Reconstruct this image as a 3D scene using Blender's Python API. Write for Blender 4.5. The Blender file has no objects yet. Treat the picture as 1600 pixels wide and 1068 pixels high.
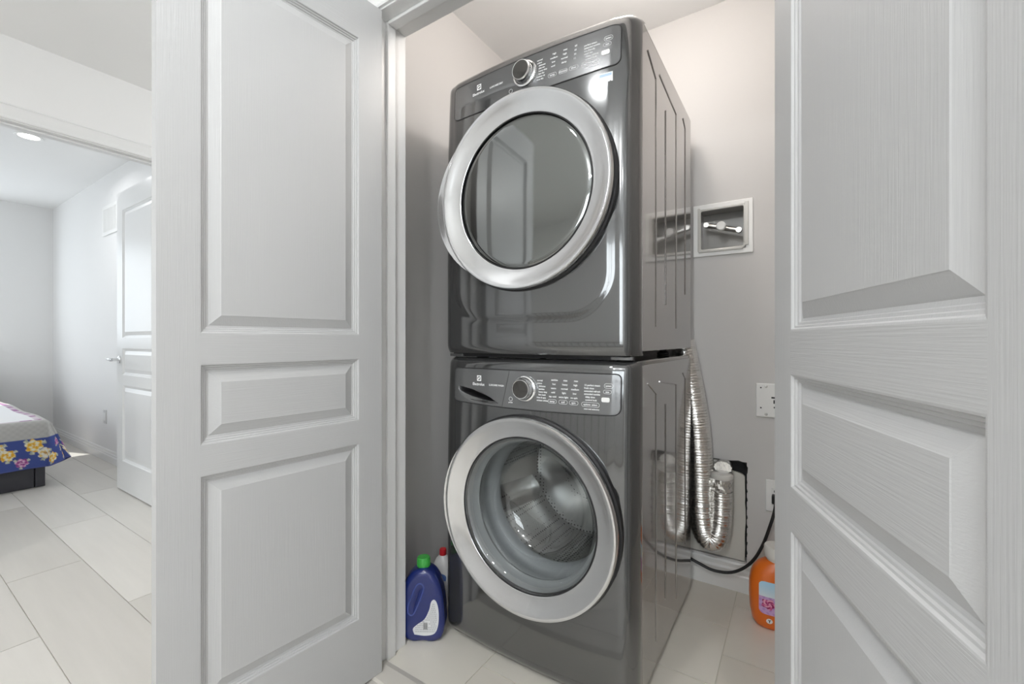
import bpy, bmesh, math, random
from math import sin, cos, pi, sqrt, radians, hypot, atan2

random.seed(7)
scene = bpy.context.scene
COL = scene.collection

# ------------------------------------------------------------------ camera
F_PX, CY = 680.0, 531.5
CAM_H = 1.025
YAW = math.atan(446.0 / F_PX)
cam_d = bpy.data.cameras.new('camera')
cam_d.sensor_fit = 'HORIZONTAL'
cam_d.sensor_width = 36.0
cam_d.lens = 36.0 * F_PX / 1600.0
cam_d.shift_y = -(534.0 - CY) / 1600.0
cam_d.clip_start = 0.02
cam = bpy.data.objects.new('camera', cam_d)
cam.location = (0, 0, CAM_H)
cam.rotation_euler = (pi / 2, 0, YAW)
COL.objects.link(cam)
scene.camera = cam

# ------------------------------------------------------------------ world, sun, window light, exposure
scene.view_settings.view_transform = 'Standard'
scene.view_settings.look = 'None'
scene.view_settings.gamma = 1.0
scene.view_settings.use_curve_mapping = False
scene.view_settings.exposure = 0.18
try:
    scene.cycles.use_denoising = True
    scene.cycles.max_bounces = 10
    scene.cycles.diffuse_bounces = 6
    scene.cycles.glossy_bounces = 6
    scene.cycles.transmission_bounces = 8
    scene.cycles.transparent_max_bounces = 12
    scene.cycles.sample_clamp_indirect = 6.0
    scene.cycles.caustics_reflective = False
    scene.cycles.caustics_refractive = False
except Exception:
    pass

world = bpy.data.worlds.new('sky')
scene.world = world
world.use_nodes = True
wn = world.node_tree.nodes['Background']
wn.inputs['Color'].default_value = (0.80, 0.89, 1.0, 1)
wn.inputs['Strength'].default_value = 1.0


def light(name, kind, loc, rot, energy, color=(1, 1, 1), size=None, size_y=None, **kw):
    d = bpy.data.lights.new(name, kind)
    d.energy = energy
    d.color = color
    if kind == 'AREA':
        d.shape = kw.get('shape', 'RECTANGLE')
        d.size = size
        d.size_y = size_y or size
        if 'spread' in kw:
            d.spread = kw['spread']
    elif kind == 'SUN':
        d.angle = radians(0.6)
    elif kind == 'SPOT':
        d.spot_size = kw.get('cone', radians(150))
        d.spot_blend = 0.6
        d.shadow_soft_size = size
    elif kind == 'POINT':
        d.shadow_soft_size = size
    o = bpy.data.objects.new(name, d)
    o.location = loc
    o.rotation_euler = rot
    COL.objects.link(o)
    return o


# sun slanting in through the bedroom window above the head of the bed
from mathutils import Vector
light('sun', 'SUN', (-9, -.5, 5), Vector((.55, .185, -.83)).to_track_quat('-Z', 'Y').to_euler(), 4.5, (1.0, 0.97, 0.92))
# daylight standing in the window openings (bedroom, and an added landing window)
light('daylight_bedroom_head', 'AREA', (-6.78, -.07, 1.57), (radians(90), 0, radians(-90)), 11, (0.93, 0.97, 1.0), 1.6, 1.15)
light('daylight_bedroom', 'AREA', (-5.0, -2.46, 1.50), (radians(90), 0, 0), 18, (0.93, 0.97, 1.0), 1.5, 1.25)
light('daylight_fill_landing', 'AREA', (0.42, -2.76, 1.48), (radians(90), 0, 0), 34, (0.95, 0.98, 1.0), 1.4, 1.4)

# ------------------------------------------------------------------ materials
MATS = {}


def _bsdf(name):
    m = bpy.data.materials.new(name)
    m.use_nodes = True
    b = m.node_tree.nodes['Principled BSDF']
    return m, m.node_tree, b


def mat(name, col, rough=0.5, metal=0.0, coat=0.0, bump=None, var=None, emit=None, spec=0.5, coat_rough=0.03, film=None):
    """bump = (scale xyz, strength, distance); var = (scale xyz, amount)"""
    if name in MATS:
        return MATS[name]
    m, nt, b = _bsdf(name)
    b.inputs['Base Color'].default_value = (*col, 1)
    b.inputs['Roughness'].default_value = rough
    b.inputs['Metallic'].default_value = metal
    b.inputs['Coat Weight'].default_value = coat
    b.inputs['Coat Roughness'].default_value = coat_rough
    b.inputs['Specular IOR Level'].default_value = spec
    if film:
        b.inputs['Thin Film Thickness'].default_value = film
        b.inputs['Thin Film IOR'].default_value = 1.35
    if emit:
        b.inputs['Emission Color'].default_value = (*emit[0], 1)
        b.inputs['Emission Strength'].default_value = emit[1]
    if bump or var:
        tc = nt.nodes.new('ShaderNodeTexCoord')
    if bump:
        mp = nt.nodes.new('ShaderNodeMapping')
        mp.inputs['Scale'].default_value = bump[0]
        nt.links.new(tc.outputs['Object'], mp.inputs['Vector'])
        n = nt.nodes.new('ShaderNodeTexNoise')
        n.inputs['Scale'].default_value = 1.0
        n.inputs['Detail'].default_value = 3.0
        nt.links.new(mp.outputs['Vector'], n.inputs['Vector'])
        bp = nt.nodes.new('ShaderNodeBump')
        bp.inputs['Strength'].default_value = bump[1]
        bp.inputs['Distance'].default_value = bump[2]
        nt.links.new(n.outputs['Fac'], bp.inputs['Height'])
        nt.links.new(bp.outputs['Normal'], b.inputs['Normal'])
    if var:
        mp2 = nt.nodes.new('ShaderNodeMapping')
        mp2.inputs['Scale'].default_value = var[0]
        nt.links.new(tc.outputs['Object'], mp2.inputs['Vector'])
        n2 = nt.nodes.new('ShaderNodeTexNoise')
        n2.inputs['Scale'].default_value = 1.0
        n2.inputs['Detail'].default_value = 5.0
        nt.links.new(mp2.outputs['Vector'], n2.inputs['Vector'])
        mx = nt.nodes.new('ShaderNodeMix')
        mx.data_type = 'RGBA'
        a = var[1]
        mx.inputs[6].default_value = (*[c * (1 - a) for c in col], 1)
        mx.inputs[7].default_value = (*[min(1, c * (1 + a)) for c in col], 1)
        nt.links.new(n2.outputs['Fac'], mx.inputs[0])
        nt.links.new(mx.outputs[2], b.inputs['Base Color'])
    MATS[name] = m
    return m


def clear_glass(name, tint=(0.93, 0.95, 0.95), rough=0.02, ior=1.45):
    if name in MATS:
        return MATS[name]
    m = bpy.data.materials.new(name)
    m.use_nodes = True
    nt = m.node_tree
    nt.nodes.clear()
    out = nt.nodes.new('ShaderNodeOutputMaterial')
    tr = nt.nodes.new('ShaderNodeBsdfTransparent')
    tr.inputs['Color'].default_value = (*tint, 1)
    gl = nt.nodes.new('ShaderNodeBsdfGlossy')
    gl.inputs['Roughness'].default_value = rough
    # Schlick reflectance, the same from both sides of the thin pane
    f0 = ((ior - 1) / (ior + 1)) ** 2
    lw = nt.nodes.new('ShaderNodeLayerWeight')
    lw.inputs['Blend'].default_value = 0.5
    pw = nt.nodes.new('ShaderNodeMath')
    pw.operation = 'POWER'
    pw.inputs[1].default_value = 5.0
    ma = nt.nodes.new('ShaderNodeMath')
    ma.operation = 'MULTIPLY_ADD'
    ma.inputs[1].default_value = 1 - f0
    ma.inputs[2].default_value = f0
    nt.links.new(lw.outputs['Facing'], pw.inputs[0])
    nt.links.new(pw.outputs[0], ma.inputs[0])
    mx = nt.nodes.new('ShaderNodeMixShader')
    nt.links.new(ma.outputs[0], mx.inputs[0])
    nt.links.new(tr.outputs[0], mx.inputs[1])
    nt.links.new(gl.outputs[0], mx.inputs[2])
    nt.links.new(mx.outputs[0], out.inputs[0])
    MATS[name] = m
    return m


def vcol_mat(name, rough=0.8, attr='Print', bump=None, coat=0.0):
    if name in MATS:
        return MATS[name]
    m = mat(name, (0.8, 0.8, 0.8), rough, bump=bump, coat=coat)
    nt = m.node_tree
    a = nt.nodes.new('ShaderNodeAttribute')
    a.attribute_name = attr
    nt.links.new(a.outputs['Color'], nt.nodes['Principled BSDF'].inputs['Base Color'])
    return m


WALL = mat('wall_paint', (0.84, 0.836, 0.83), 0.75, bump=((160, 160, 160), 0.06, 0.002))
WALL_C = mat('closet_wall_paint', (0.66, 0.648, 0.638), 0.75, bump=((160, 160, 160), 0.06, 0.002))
CEIL = mat('ceiling_paint', (0.88, 0.88, 0.875), 0.9)
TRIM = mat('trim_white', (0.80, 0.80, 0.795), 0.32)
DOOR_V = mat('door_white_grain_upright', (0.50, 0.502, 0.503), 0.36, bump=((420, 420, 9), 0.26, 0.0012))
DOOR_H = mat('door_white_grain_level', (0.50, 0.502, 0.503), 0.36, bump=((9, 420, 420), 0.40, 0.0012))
DOOR_E = mat('door_edge_white', (0.74, 0.74, 0.735), 0.3)
PLANK = [mat('plank_%d' % i, c, 0.42, bump=((5, 60, 20), 0.12, 0.002), var=((2.2, 26, 5), 0.07))
         for i, c in enumerate([(0.60, 0.575, 0.535), (0.66, 0.635, 0.595), (0.565, 0.54, 0.50)])]
GROUT = mat('grout', (0.60, 0.57, 0.49), 0.9)
SEAM = mat('plank_seam', (0.70, 0.67, 0.62), 0.8)
TILE = [mat('tile_%d' % i, c, 0.25, var=((9, 9, 9), 0.04)) for i, c in enumerate([(0.72, 0.68, 0.605), (0.74, 0.705, 0.63)])]
BASE_T = mat('closet_baseboard_white', (0.78, 0.78, 0.77), 0.3)
TITAN = mat('titanium_enamel', (0.145, 0.147, 0.148), 0.11, metal=0.75, coat=0.8)
TITAN_S = mat('titanium_side', (0.37, 0.355, 0.345), 0.12, metal=0.8, coat=0.5)
TITAN_C = mat('console_grey', (0.20, 0.203, 0.205), 0.25, metal=0.6, coat=0.6)
CHROME = mat('chrome', (0.86, 0.865, 0.87), 0.10, metal=1.0)
CHROME_D = mat('door_trim_silver', (0.72, 0.725, 0.73), 0.16, metal=1.0)
CHROME_S = mat('chrome_satin', (0.80, 0.805, 0.81), 0.22, metal=1.0)
BLACK = mat('black_rubber', (0.012, 0.012, 0.013), 0.5)
DARK = mat('dark_gap', (0.02, 0.02, 0.021), 0.7)
DGLASS = mat('dryer_window_glass', (0.27, 0.28, 0.275), 0.06, metal=1.0, coat=0.3)
GASKET = mat('door_gasket', (0.44, 0.455, 0.465), 0.38)
STEEL = mat('drum_steel', (0.52, 0.52, 0.51), 0.25, metal=1.0)
PRINT = mat('white_print', (0.85, 0.86, 0.86), 0.5)
PRINTD = mat('dark_print', (0.10, 0.10, 0.10), 0.5)
DIAL = mat('dial_dark', (0.10, 0.095, 0.09), 0.14, metal=0.85, coat=0.6)
PLASTIC = mat('white_plastic', (0.88, 0.88, 0.865), 0.35)
FOIL = mat('duct_foil', (0.80, 0.79, 0.77), 0.24, metal=1.0, bump=((70, 70, 70), 0.25, 0.004))
BOXGREY = mat('valve_box_grey', (0.36, 0.35, 0.33), 0.25, coat=0.5)
METAL = mat('brushed_metal', (0.55, 0.54, 0.52), 0.28, metal=1.0)
LAMP = mat('lamp_diffuser', (0.9, 0.9, 0.9), 0.5, emit=((1, 0.98, 0.95), 9.0))
LAMPW = mat('closet_lamp_glass', (0.9, 0.88, 0.84), 0.4, emit=((1, 0.86, 0.74), 5.0))


# ------------------------------------------------------------------ mesh helpers
class MB:
    def __init__(self):
        self.v, self.f = [], []

    def add(self, vs, fs):
        o = len(self.v)
        self.v += [tuple(p) for p in vs]
        self.f += [tuple(i + o for i in t) for t in fs]
        return self

    def box(self, x0, x1, y0, y1, z0, z1):
        vs = [(x, y, z) for z in (z0, z1) for y in (y0, y1) for x in (x0, x1)]
        return self.add(vs, [(0, 2, 3, 1), (4, 5, 7, 6), (0, 1, 5, 4), (2, 6, 7, 3), (0, 4, 6, 2), (1, 3, 7, 5)])

    def grid(self, fn, nu, nv, close_u=False, close_v=False, flip=False):
        vs = [fn(i, j) for j in range(nv) for i in range(nu)]
        fs = []
        for j in range(nv if close_v else nv - 1):
            for i in range(nu if close_u else nu - 1):
                a, b = j * nu + i, j * nu + (i + 1) % nu
                c, d_ = ((j + 1) % nv) * nu + (i + 1) % nu, ((j + 1) % nv) * nu + i
                fs.append((a, d_, c, b) if flip else (a, b, c, d_))
        return self.add(vs, fs)

    def lathe(self, prof, n=64, origin=(0, 0, 0), axis='z', cap0=False, cap1=False):
        """prof = [(r, h)] ; axis z: up ; axis y: h measured along y"""
        ox, oy, oz = origin
        vs = []
        for r, h in prof:
            for k in range(n):
                a = 2 * pi * k / n
                if axis == 'z':
                    vs.append((ox + r * cos(a), oy + r * sin(a), oz + h))
                elif axis == 'y':
                    vs.append((ox + r * cos(a), oy + h, oz + r * sin(a)))
                else:
                    vs.append((ox + h, oy + r * cos(a), oz + r * sin(a)))
        fs = []
        for j in range(len(prof) - 1):
            for k in range(n):
                a, b = j * n + k, j * n + (k + 1) % n
                fs.append((a, b, b + n, a + n))
        if cap0:
            fs.append(tuple(range(n))[::-1])
        if cap1:
            fs.append(tuple(range((len(prof) - 1) * n, len(prof) * n)))
        return self.add(vs, fs)

    def tube(self, path, r, n=10, caps=True, closed=False):
        from mathutils import Vector
        P = [Vector(p) for p in path]
        m = len(P)
        rr = r if callable(r) else (lambda i: r)
        prev = None
        vs = []
        for i in range(m):
            if closed:
                t = P[(i + 1) % m] - P[i - 1]
            else:
                t = P[min(i + 1, m - 1)] - P[max(i - 1, 0)]
            t.normalize()
            if prev is None:
                u = t.orthogonal().normalized()
            else:
                u = (prev - t * prev.dot(t)).normalized()
            prev = u
            w = t.cross(u)
            for k in range(n):
                a = 2 * pi * k / n
                vs.append(P[i] + (u * cos(a) + w * sin(a)) * rr(i))
        fs = []
        for i in range(m if closed else m - 1):
            for k in range(n):
                a, b = i * n + k, i * n + (k + 1) % n
                c, d_ = ((i + 1) % m) * n + (k + 1) % n, ((i + 1) % m) * n + k
                fs.append((a, b, c, d_))
        if caps and not closed:
            fs.append(tuple(range(n))[::-1])
            fs.append(tuple(range((m - 1) * n, m * n)))
        return self.add(vs, fs)

    def prism(self, pts, h0, h1, plane='xy'):
        """extruded polygon; plane xy -> along z, xz -> along y, yz -> along x"""
        n = len(pts)

        def P(a, b, h):
            return (a, b, h) if plane == 'xy' else ((a, h, b) if plane == 'xz' else (h, a, b))
        vs = [P(a, b, h0) for a, b in pts] + [P(a, b, h1) for a, b in pts]
        fs = [tuple(range(n))[::-1], tuple(range(n, 2 * n))]
        fs += [(k, (k + 1) % n, n + (k + 1) % n, n + k) for k in range(n)]
        return self.add(vs, fs)

    def build(self, name, material, parent=None, smooth=True, angle=35, bevel=0, seg=2, solid=0):
        me = bpy.data.meshes.new(name)
        me.from_pydata(self.v, [], self.f)
        bm = bmesh.new()
        bm.from_mesh(me)
        bmesh.ops.recalc_face_normals(bm, faces=bm.faces)
        bm.to_mesh(me)
        bm.free()
        me.materials.append(material)
        if smooth:
            me.polygons.foreach_set('use_smooth', [True] * len(me.polygons))
            try:
                me.set_sharp_from_angle(angle=radians(angle))
            except Exception:
                pass
        me.update()
        o = bpy.data.objects.new(name, me)
        COL.objects.link(o)
        if parent:
            o.parent = parent
        if solid:
            s = o.modifiers.new('solid', 'SOLIDIFY')
            s.thickness = solid
            s.offset = -1
        if bevel:
            b = o.modifiers.new('bevel', 'BEVEL')
            b.width = bevel
            b.segments = seg
            b.limit_method = 'ANGLE'
            b.angle_limit = radians(40)
        return o


def tag(o, label, cat, group=None, kind=None):
    o['label'] = label
    o['category'] = cat
    if group:
        o['group'] = group
    if kind:
        o['kind'] = kind
    return o


def thing(name, label, cat, loc=(0, 0, 0), rz=0, group=None, kind=None):
    o = bpy.data.objects.new(name, None)
    o.location = loc
    o.rotation_euler = (0, 0, rz)
    o.empty_display_size = 0.1
    COL.objects.link(o)
    return tag(o, label, cat, group, kind)


def rrect(x0, x1, z0, z1, r, n=6):
    """rounded rectangle outline; r scalar or 4 radii (bl, br, tr, tl)"""
    rs = r if isinstance(r, (tuple, list)) else (r,) * 4
    out = []
    for (cx, cz, a0), rr in zip(((x0, z0, pi), (x1, z0, 1.5 * pi), (x1, z1, 0), (x0, z1, .5 * pi)), rs):
        ccx = cx + rr if cx == x0 else cx - rr
        ccz = cz + rr if cz == z0 else cz - rr
        for k in range(n + 1):
            a = a0 + .5 * pi * k / n
            out.append((ccx + rr * cos(a), ccz + rr * sin(a)))
    return out


def wall_panels(mb, axis, p0, p1, a0, a1, z0, z1, holes):
    """a wall slab between p0,p1 across its thickness with rectangular holes (a0,a1,z0,z1)"""
    As = sorted({a0, a1, *[h[0] for h in holes], *[h[1] for h in holes]})
    Zs = sorted({z0, z1, *[h[2] for h in holes], *[h[3] for h in holes]})
    As = [a for a in As if a0 <= a <= a1]
    Zs = [z for z in Zs if z0 <= z <= z1]

    def inside(a, z):
        return any(h[0] < a < h[1] and h[2] < z < h[3] for h in holes)
    nA, nZ = len(As) - 1, len(Zs) - 1
    idx = {}

    def V(i, j, s):
        k = (i, j, s)
        if k not in idx:
            idx[k] = len(mb.v)
            p = p1 if s else p0
            mb.v.append((As[i], p, Zs[j]) if axis == 'y' else (p, As[i], Zs[j]))
        return idx[k]

    def solid(i, j):
        return 0 <= i < nA and 0 <= j < nZ and not inside((As[i] + As[i + 1]) / 2, (Zs[j] + Zs[j + 1]) / 2)
    for i in range(nA):
        for j in range(nZ):
            if not solid(i, j):
                continue
            mb.f.append((V(i, j, 0), V(i + 1, j, 0), V(i + 1, j + 1, 0), V(i, j + 1, 0)))
            mb.f.append((V(i, j, 1), V(i, j + 1, 1), V(i + 1, j + 1, 1), V(i + 1, j, 1)))
            if not solid(i - 1, j):
                mb.f.append((V(i, j, 0), V(i, j + 1, 0), V(i, j + 1, 1), V(i, j, 1)))
            if not solid(i + 1, j):
                mb.f.append((V(i + 1, j, 0), V(i + 1, j, 1), V(i + 1, j + 1, 1), V(i + 1, j + 1, 0)))
            if not solid(i, j - 1):
                mb.f.append((V(i, j, 0), V(i, j, 1), V(i + 1, j, 1), V(i + 1, j, 0)))
            if not solid(i, j + 1):
                mb.f.append((V(i, j + 1, 0), V(i + 1, j + 1, 0), V(i + 1, j + 1, 1), V(i, j + 1, 1)))
    return mb


def text_into(mb, body, size, place, align='CENTER', bold=0.0):
    """flat lettering; place(u, v) -> xyz"""
    c = bpy.data.curves.new('lettering', 'FONT')
    c.body = body
    c.size = size
    c.align_x = align
    c.align_y = 'CENTER'
    c.resolution_u = 2
    c.offset = bold
    o = bpy.data.objects.new('lettering', c)
    COL.objects.link(o)
    bpy.context.view_layer.update()
    dg = bpy.context.evaluated_depsgraph_get()
    me = o.evaluated_get(dg).to_mesh()
    vs = [place(v.co.x, v.co.y) for v in me.vertices]
    fs = [tuple(p.vertices) for p in me.polygons]
    mb.add(vs, fs)
    o.evaluated_get(dg).to_mesh_clear()
    bpy.data.objects.remove(o)
    bpy.data.curves.remove(c)


def structure(o, label, cat):
    return tag(o, label, cat, kind='structure')


# ------------------------------------------------------------------ room layout (metres; camera at x=y=0)
HC = 2.44                      # ceiling
FY0, FY1 = 0.905, 1.030        # closet front wall
JL, JR = -1.105, 0.003         # closet door jambs
HEAD = 2.046
CXL, CXR, CYB = -1.245, 0.62, 2.005   # closet inside
HXL = -3.072                   # landing / bedroom partition, landing side
HXB = -3.175                   # bedroom side
BYR = 1.212                    # bedroom right wall
BXF = -6.72                    # bedroom far wall
BYW = -2.40                    # bedroom window wall
LY = -2.70                     # landing back wall
LXR = 1.25
WB = (-5.80, -4.20, 0.85, 2.12)
WH = (-.92, .77, 0.92, 2.26)

# floor of planks: base slab plus planks
fb = MB().box(BXF - .1, LXR + .1, LY - .1, 2.75, -0.10, -0.004)
floor = structure(fb.build('floor', SEAM, smooth=False), 'pale wood-look plank floor of the landing and bedroom', 'floor')
PW, PL = 0.2365, 1.2
row = 0
y = 0.364 - PW * 13
plank_mesh = {}
while y < BYR:
    off = -2.193 + (0.6 if row % 2 else 0.0) + 0.0
    x = off - PL * 4
    while x < LXR:
        x0, x1 = max(x, BXF), min(x + PL, LXR)
        y1 = y + PW
        if y > FY0 - 0.03 and x1 > -1.37:
            x1 = min(x1, -1.37)
        yy1 = min(y1, FY0 - 0.012) if x1 > -1.37 else min(y1, BYR)
        if x1 - x0 > 0.03 and yy1 - y > 0.02:
            key = (round(x1 - x0, 3), round(yy1 - y, 3), (row * 7 + int(x * 3)) % 3)
            if key not in plank_mesh:
                g = 0.0014
                m = MB().box(g, x1 - x0 - g, g, yy1 - y - g, -0.012, 0.0)
                o = m.build('plank', PLANK[key[2]], floor, smooth=False)
                plank_mesh[key] = o.data
            else:
                o = bpy.data.objects.new('plank', plank_mesh[key])
                COL.objects.link(o)
                o.parent = floor
            o.location = (x0, y, 0)
        x += PL
    y += PW
    row += 1

# closet floor: tiles
cf = MB().box(CXL, CXR, FY0 - 0.005, CYB, -0.05, -0.0025)
cfl = structure(cf.build('floor_closet', GROUT, smooth=False), 'cream ceramic tile floor of the laundry closet', 'floor')
TX, TY = 0.625, 0.3125
tile_mesh = {}
for ci, tx in enumerate((-1.455, -0.83, -0.205, 0.42)):
    ty = 1.565 - TY * 3 + (TY / 2 if ci % 2 else 0)
    while ty < CYB:
        x0, x1, y0, y1 = max(tx, CXL), min(tx + TX, CXR), max(ty, FY0), min(ty + TY, CYB)
        if y1 - y0 > .02 and x1 - x0 > .02:
            g = 0.0016
            k = (round(x1 - x0, 3), round(y1 - y0, 3), int(abs(ty * 10) + ci) % 2)
            if k not in tile_mesh:
                o = MB().box(g, x1 - x0 - g, g, y1 - y0 - g, -0.012, 0.0).build('tile', TILE[k[2]], cfl, smooth=False)
                tile_mesh[k] = o.data
            else:
                o = bpy.data.objects.new('tile', tile_mesh[k])
                COL.objects.link(o)
                o.parent = cfl
            o.location = (x0, y0, 0)
        ty += TY
# threshold strip between planks and tile
structure(MB().prism([(0.868, 0), (0.874, 0.006), (0.925, 0.008), (0.945, 0.001), (0.945, 0)], JL + .001, JR - .001, 'yz')
          .build('trim_threshold', mat('threshold_wood', (0.62, 0.59, 0.54), 0.4), smooth=False),
          'pale threshold strip under the closet doors', 'threshold')

# ceiling
structure(MB().box(BXF - .1, LXR + .1, LY - .1, 2.75, HC, HC + .1).build('ceiling', CEIL, smooth=False),
          'smooth white ceiling', 'ceiling')

# walls
VX0, VX1, VZ0, VZ1 = -0.352, -0.175, 1.402, 1.580      # valve box hole
PX0, PX1, PZ0, PZ1 = -0.46, -0.172, 0.118, 0.528       # patched hole behind the duct
w = wall_panels(MB(), 'y', CYB, CYB + .11, CXL, CXR, 0, HC, [(VX0, VX1, VZ0, VZ1), (PX0, PX1, PZ0, PZ1)])
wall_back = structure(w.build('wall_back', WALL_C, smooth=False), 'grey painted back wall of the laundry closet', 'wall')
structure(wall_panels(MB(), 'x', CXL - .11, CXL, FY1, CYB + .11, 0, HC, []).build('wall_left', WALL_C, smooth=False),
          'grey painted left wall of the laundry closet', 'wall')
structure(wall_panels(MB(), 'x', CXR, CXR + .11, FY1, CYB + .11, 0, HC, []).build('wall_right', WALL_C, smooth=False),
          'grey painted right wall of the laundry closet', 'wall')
structure(wall_panels(MB(), 'y', FY0, FY1, CXL - .11, LXR, 0, HC, [(JL - .02, JR + .02, -1, HEAD + .02)])
          .build('wall_front', WALL, smooth=False), 'grey wall around the closet doorway', 'wall')
BO0, BO1, BOZ = 0.27, 1.075, 2.065                     # bedroom doorway
structure(wall_panels(MB(), 'x', HXB, HXL, LY, 2.65, 0, HC, [(BO0, BO1, -1, BOZ)]).build('wall_landing', WALL, smooth=False),
          'light grey landing wall above the bedroom doorway', 'wall')
structure(wall_panels(MB(), 'y', BYR, BYR + .1, BXF, HXB, 0, HC, []).build('wall_bedroom_side', WALL, smooth=False),
          'light grey bedroom wall with the air grille', 'wall')
structure(wall_panels(MB(), 'x', BXF - .1, BXF, BYW, BYR + .1, 0, HC, [WH]).build('wall_bedroom_far', WALL, smooth=False),
          'light grey bedroom wall at the head of the bed', 'wall')
structure(wall_panels(MB(), 'y', BYW - .1, BYW, BXF - .1, HXB, 0, HC, [WB]).build('wall_bedroom_window', WALL, smooth=False),
          'bedroom wall with the windows', 'wall')
WL = (-.30, 1.15, 0.75, 2.2)
structure(wall_panels(MB(), 'y', LY - .1, LY, HXL, LXR + .1, 0, HC, [WL]).build('wall_landing_window', WALL, smooth=False),
          'landing wall with the added window', 'wall')
structure(wall_panels(MB(), 'x', LXR, LXR + .1, LY, FY0, 0, HC, []).build('wall_landing_side', WALL, smooth=False),
          'side wall of the landing', 'wall')
structure(wall_panels(MB(), 'y', 2.65, 2.75, HXL, CXL - .11, 0, HC, []).build('wall_corridor', WALL, smooth=False),
          'end wall of the corridor beside the closet', 'wall')
structure(wall_panels(MB(), 'x', CXL - .12, CXL - .11, CYB + .11, 2.65, 0, HC, []).build('wall_corridor_side', WALL, smooth=False),
          'side wall of the corridor beside the closet', 'wall')

PANE = clear_glass('window_pane', (0.97, 0.98, 0.98))


def window(n, r, y0):
    t = thing('window_%d' % n, ['', 'white framed bedroom window beside the bed', 'unseen white framed landing window added for daylight', 'white framed bedroom window above the headboard'][n], 'window', ((r[0] + r[1]) / 2, y0 - .05, r[2]), kind='structure')
    hw, h = (r[1] - r[0]) / 2, r[3] - r[2]
    m = MB()
    m.box(-hw, hw, -.03, .03, 0, .05).box(-hw, hw, -.03, .03, h - .05, h)
    m.box(-hw, -hw + .05, -.03, .03, .05, h - .05).box(hw - .05, hw, -.03, .03, .05, h - .05)
    m.build('window_frame', TRIM, t, smooth=False)
    MB().box(-.02, .02, -.02, .02, .05, h - .05).build('mullion', TRIM, t, smooth=False)
    MB().box(-hw - .04, hw + .04, .03, .13, -.03, 0).build('window_sill', TRIM, t, smooth=False)
    for s in (-1, 1):
        MB().box(min(s * .02, s * (hw - .05)), max(s * .02, s * (hw - .05)), -.004, .004, .05, h - .05).build('pane', PANE, t, smooth=False)
    return t


window(1, WB, BYW)
wh_ = window(3, WH, 0)
wh_.location = (BXF - .05, (WH[0] + WH[1]) / 2, WH[2])
wh_.rotation_euler = (0, 0, radians(-90))
window(2, WL, LY)  # unseen window, added to bring daylight onto the landing


# ------------------------------------------------------------------ mouldings
def casing_prof(wd=0.072, th=0.017):
    # (distance from opening edge, proud of the wall)
    return [(0, 0), (0, .010), (.004, .0125), (.010, .0125), (.013, .0105), (.034, .0125), (.044, .016), (.050, th), (.056, th), (.058, .0145),
            (.062, .0145), (.064, th), (.069, th), (wd, .012), (wd, 0)]


def casing(name, label, opening, plane, wallpos, sgn, sides=True, z0=0.0):
    """mitred casing around an opening (a0,a1,ztop) on a wall plane; sgn = outward direction from the wall"""
    a0, a1, zt = opening
    prof = casing_prof()

    def loop(dd):
        return [(a0 - dd, z0), (a0 - dd, zt + dd), (a1 + dd, zt + dd), (a1 + dd, z0)]
    m = MB()
    n = len(prof)
    vs = []
    for dd, pr in prof:
        for a, z in loop(dd):
            q = wallpos + sgn * pr
            vs.append((a, q, z) if plane == 'y' else (q, a, z))
    fs = []
    for i in range(n - 1):
        for k in range(3):
            fs.append((i * 4 + k, i * 4 + k + 1, (i + 1) * 4 + k + 1, (i + 1) * 4 + k))
    m.add(vs, fs)
    return structure(m.build(name, TRIM, angle=25), label, 'trim')


def baseboard(name, label, axis, wallpos, sgn, a0, a1, h=0.10, th=0.014, material=None):
    prof = [(0, 0), (th, 0), (th, h * .55), (th * .75, h * .60), (th * .75, h * .72), (th * .45, h * .80), (th * .45, h * .93), (th * .2, h), (0, h)]
    pts = [(wallpos + sgn * p, z) for p, z in prof]
    m = MB().prism(pts, a0, a1, 'yz') if axis == 'x' else MB()
    if axis == 'y':
        m.prism(pts, a0, a1, 'xz')
    return structure(m.build(name, material or TRIM, angle=25), label, 'baseboard')


# closet jamb (lining) with stops
jm = MB()
jm.box(JL - .02, JL, FY0 - .002, FY1 + .001, 0, HEAD + .02).box(JR, JR + .02, FY0 - .002, FY1 + .001, 0, HEAD + .02)
jm.box(JL, JR, FY0 - .002, FY1 + .001, HEAD, HEAD + .02)
jamb = structure(jm.build('trim_1', TRIM, smooth=False, bevel=.0015), 'white door frame lining of the laundry closet', 'door frame')
st = MB()
S0, S1, ST = FY0 + .040, FY0 + .074, .011
st.box(JL, JL + ST, S0, S1, 0, HEAD).box(JR - ST, JR, S0, S1, 0, HEAD).box(JL + ST, JR - ST, S0, S1, HEAD - ST, HEAD)
st.build('door_stop', TRIM, jamb, smooth=False, bevel=.003, seg=3)
casing('trim_2', 'white moulded casing around the closet doorway, landing side', (JL - .005, JR + .005, HEAD + .005), 'y', FY0, -1)
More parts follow.
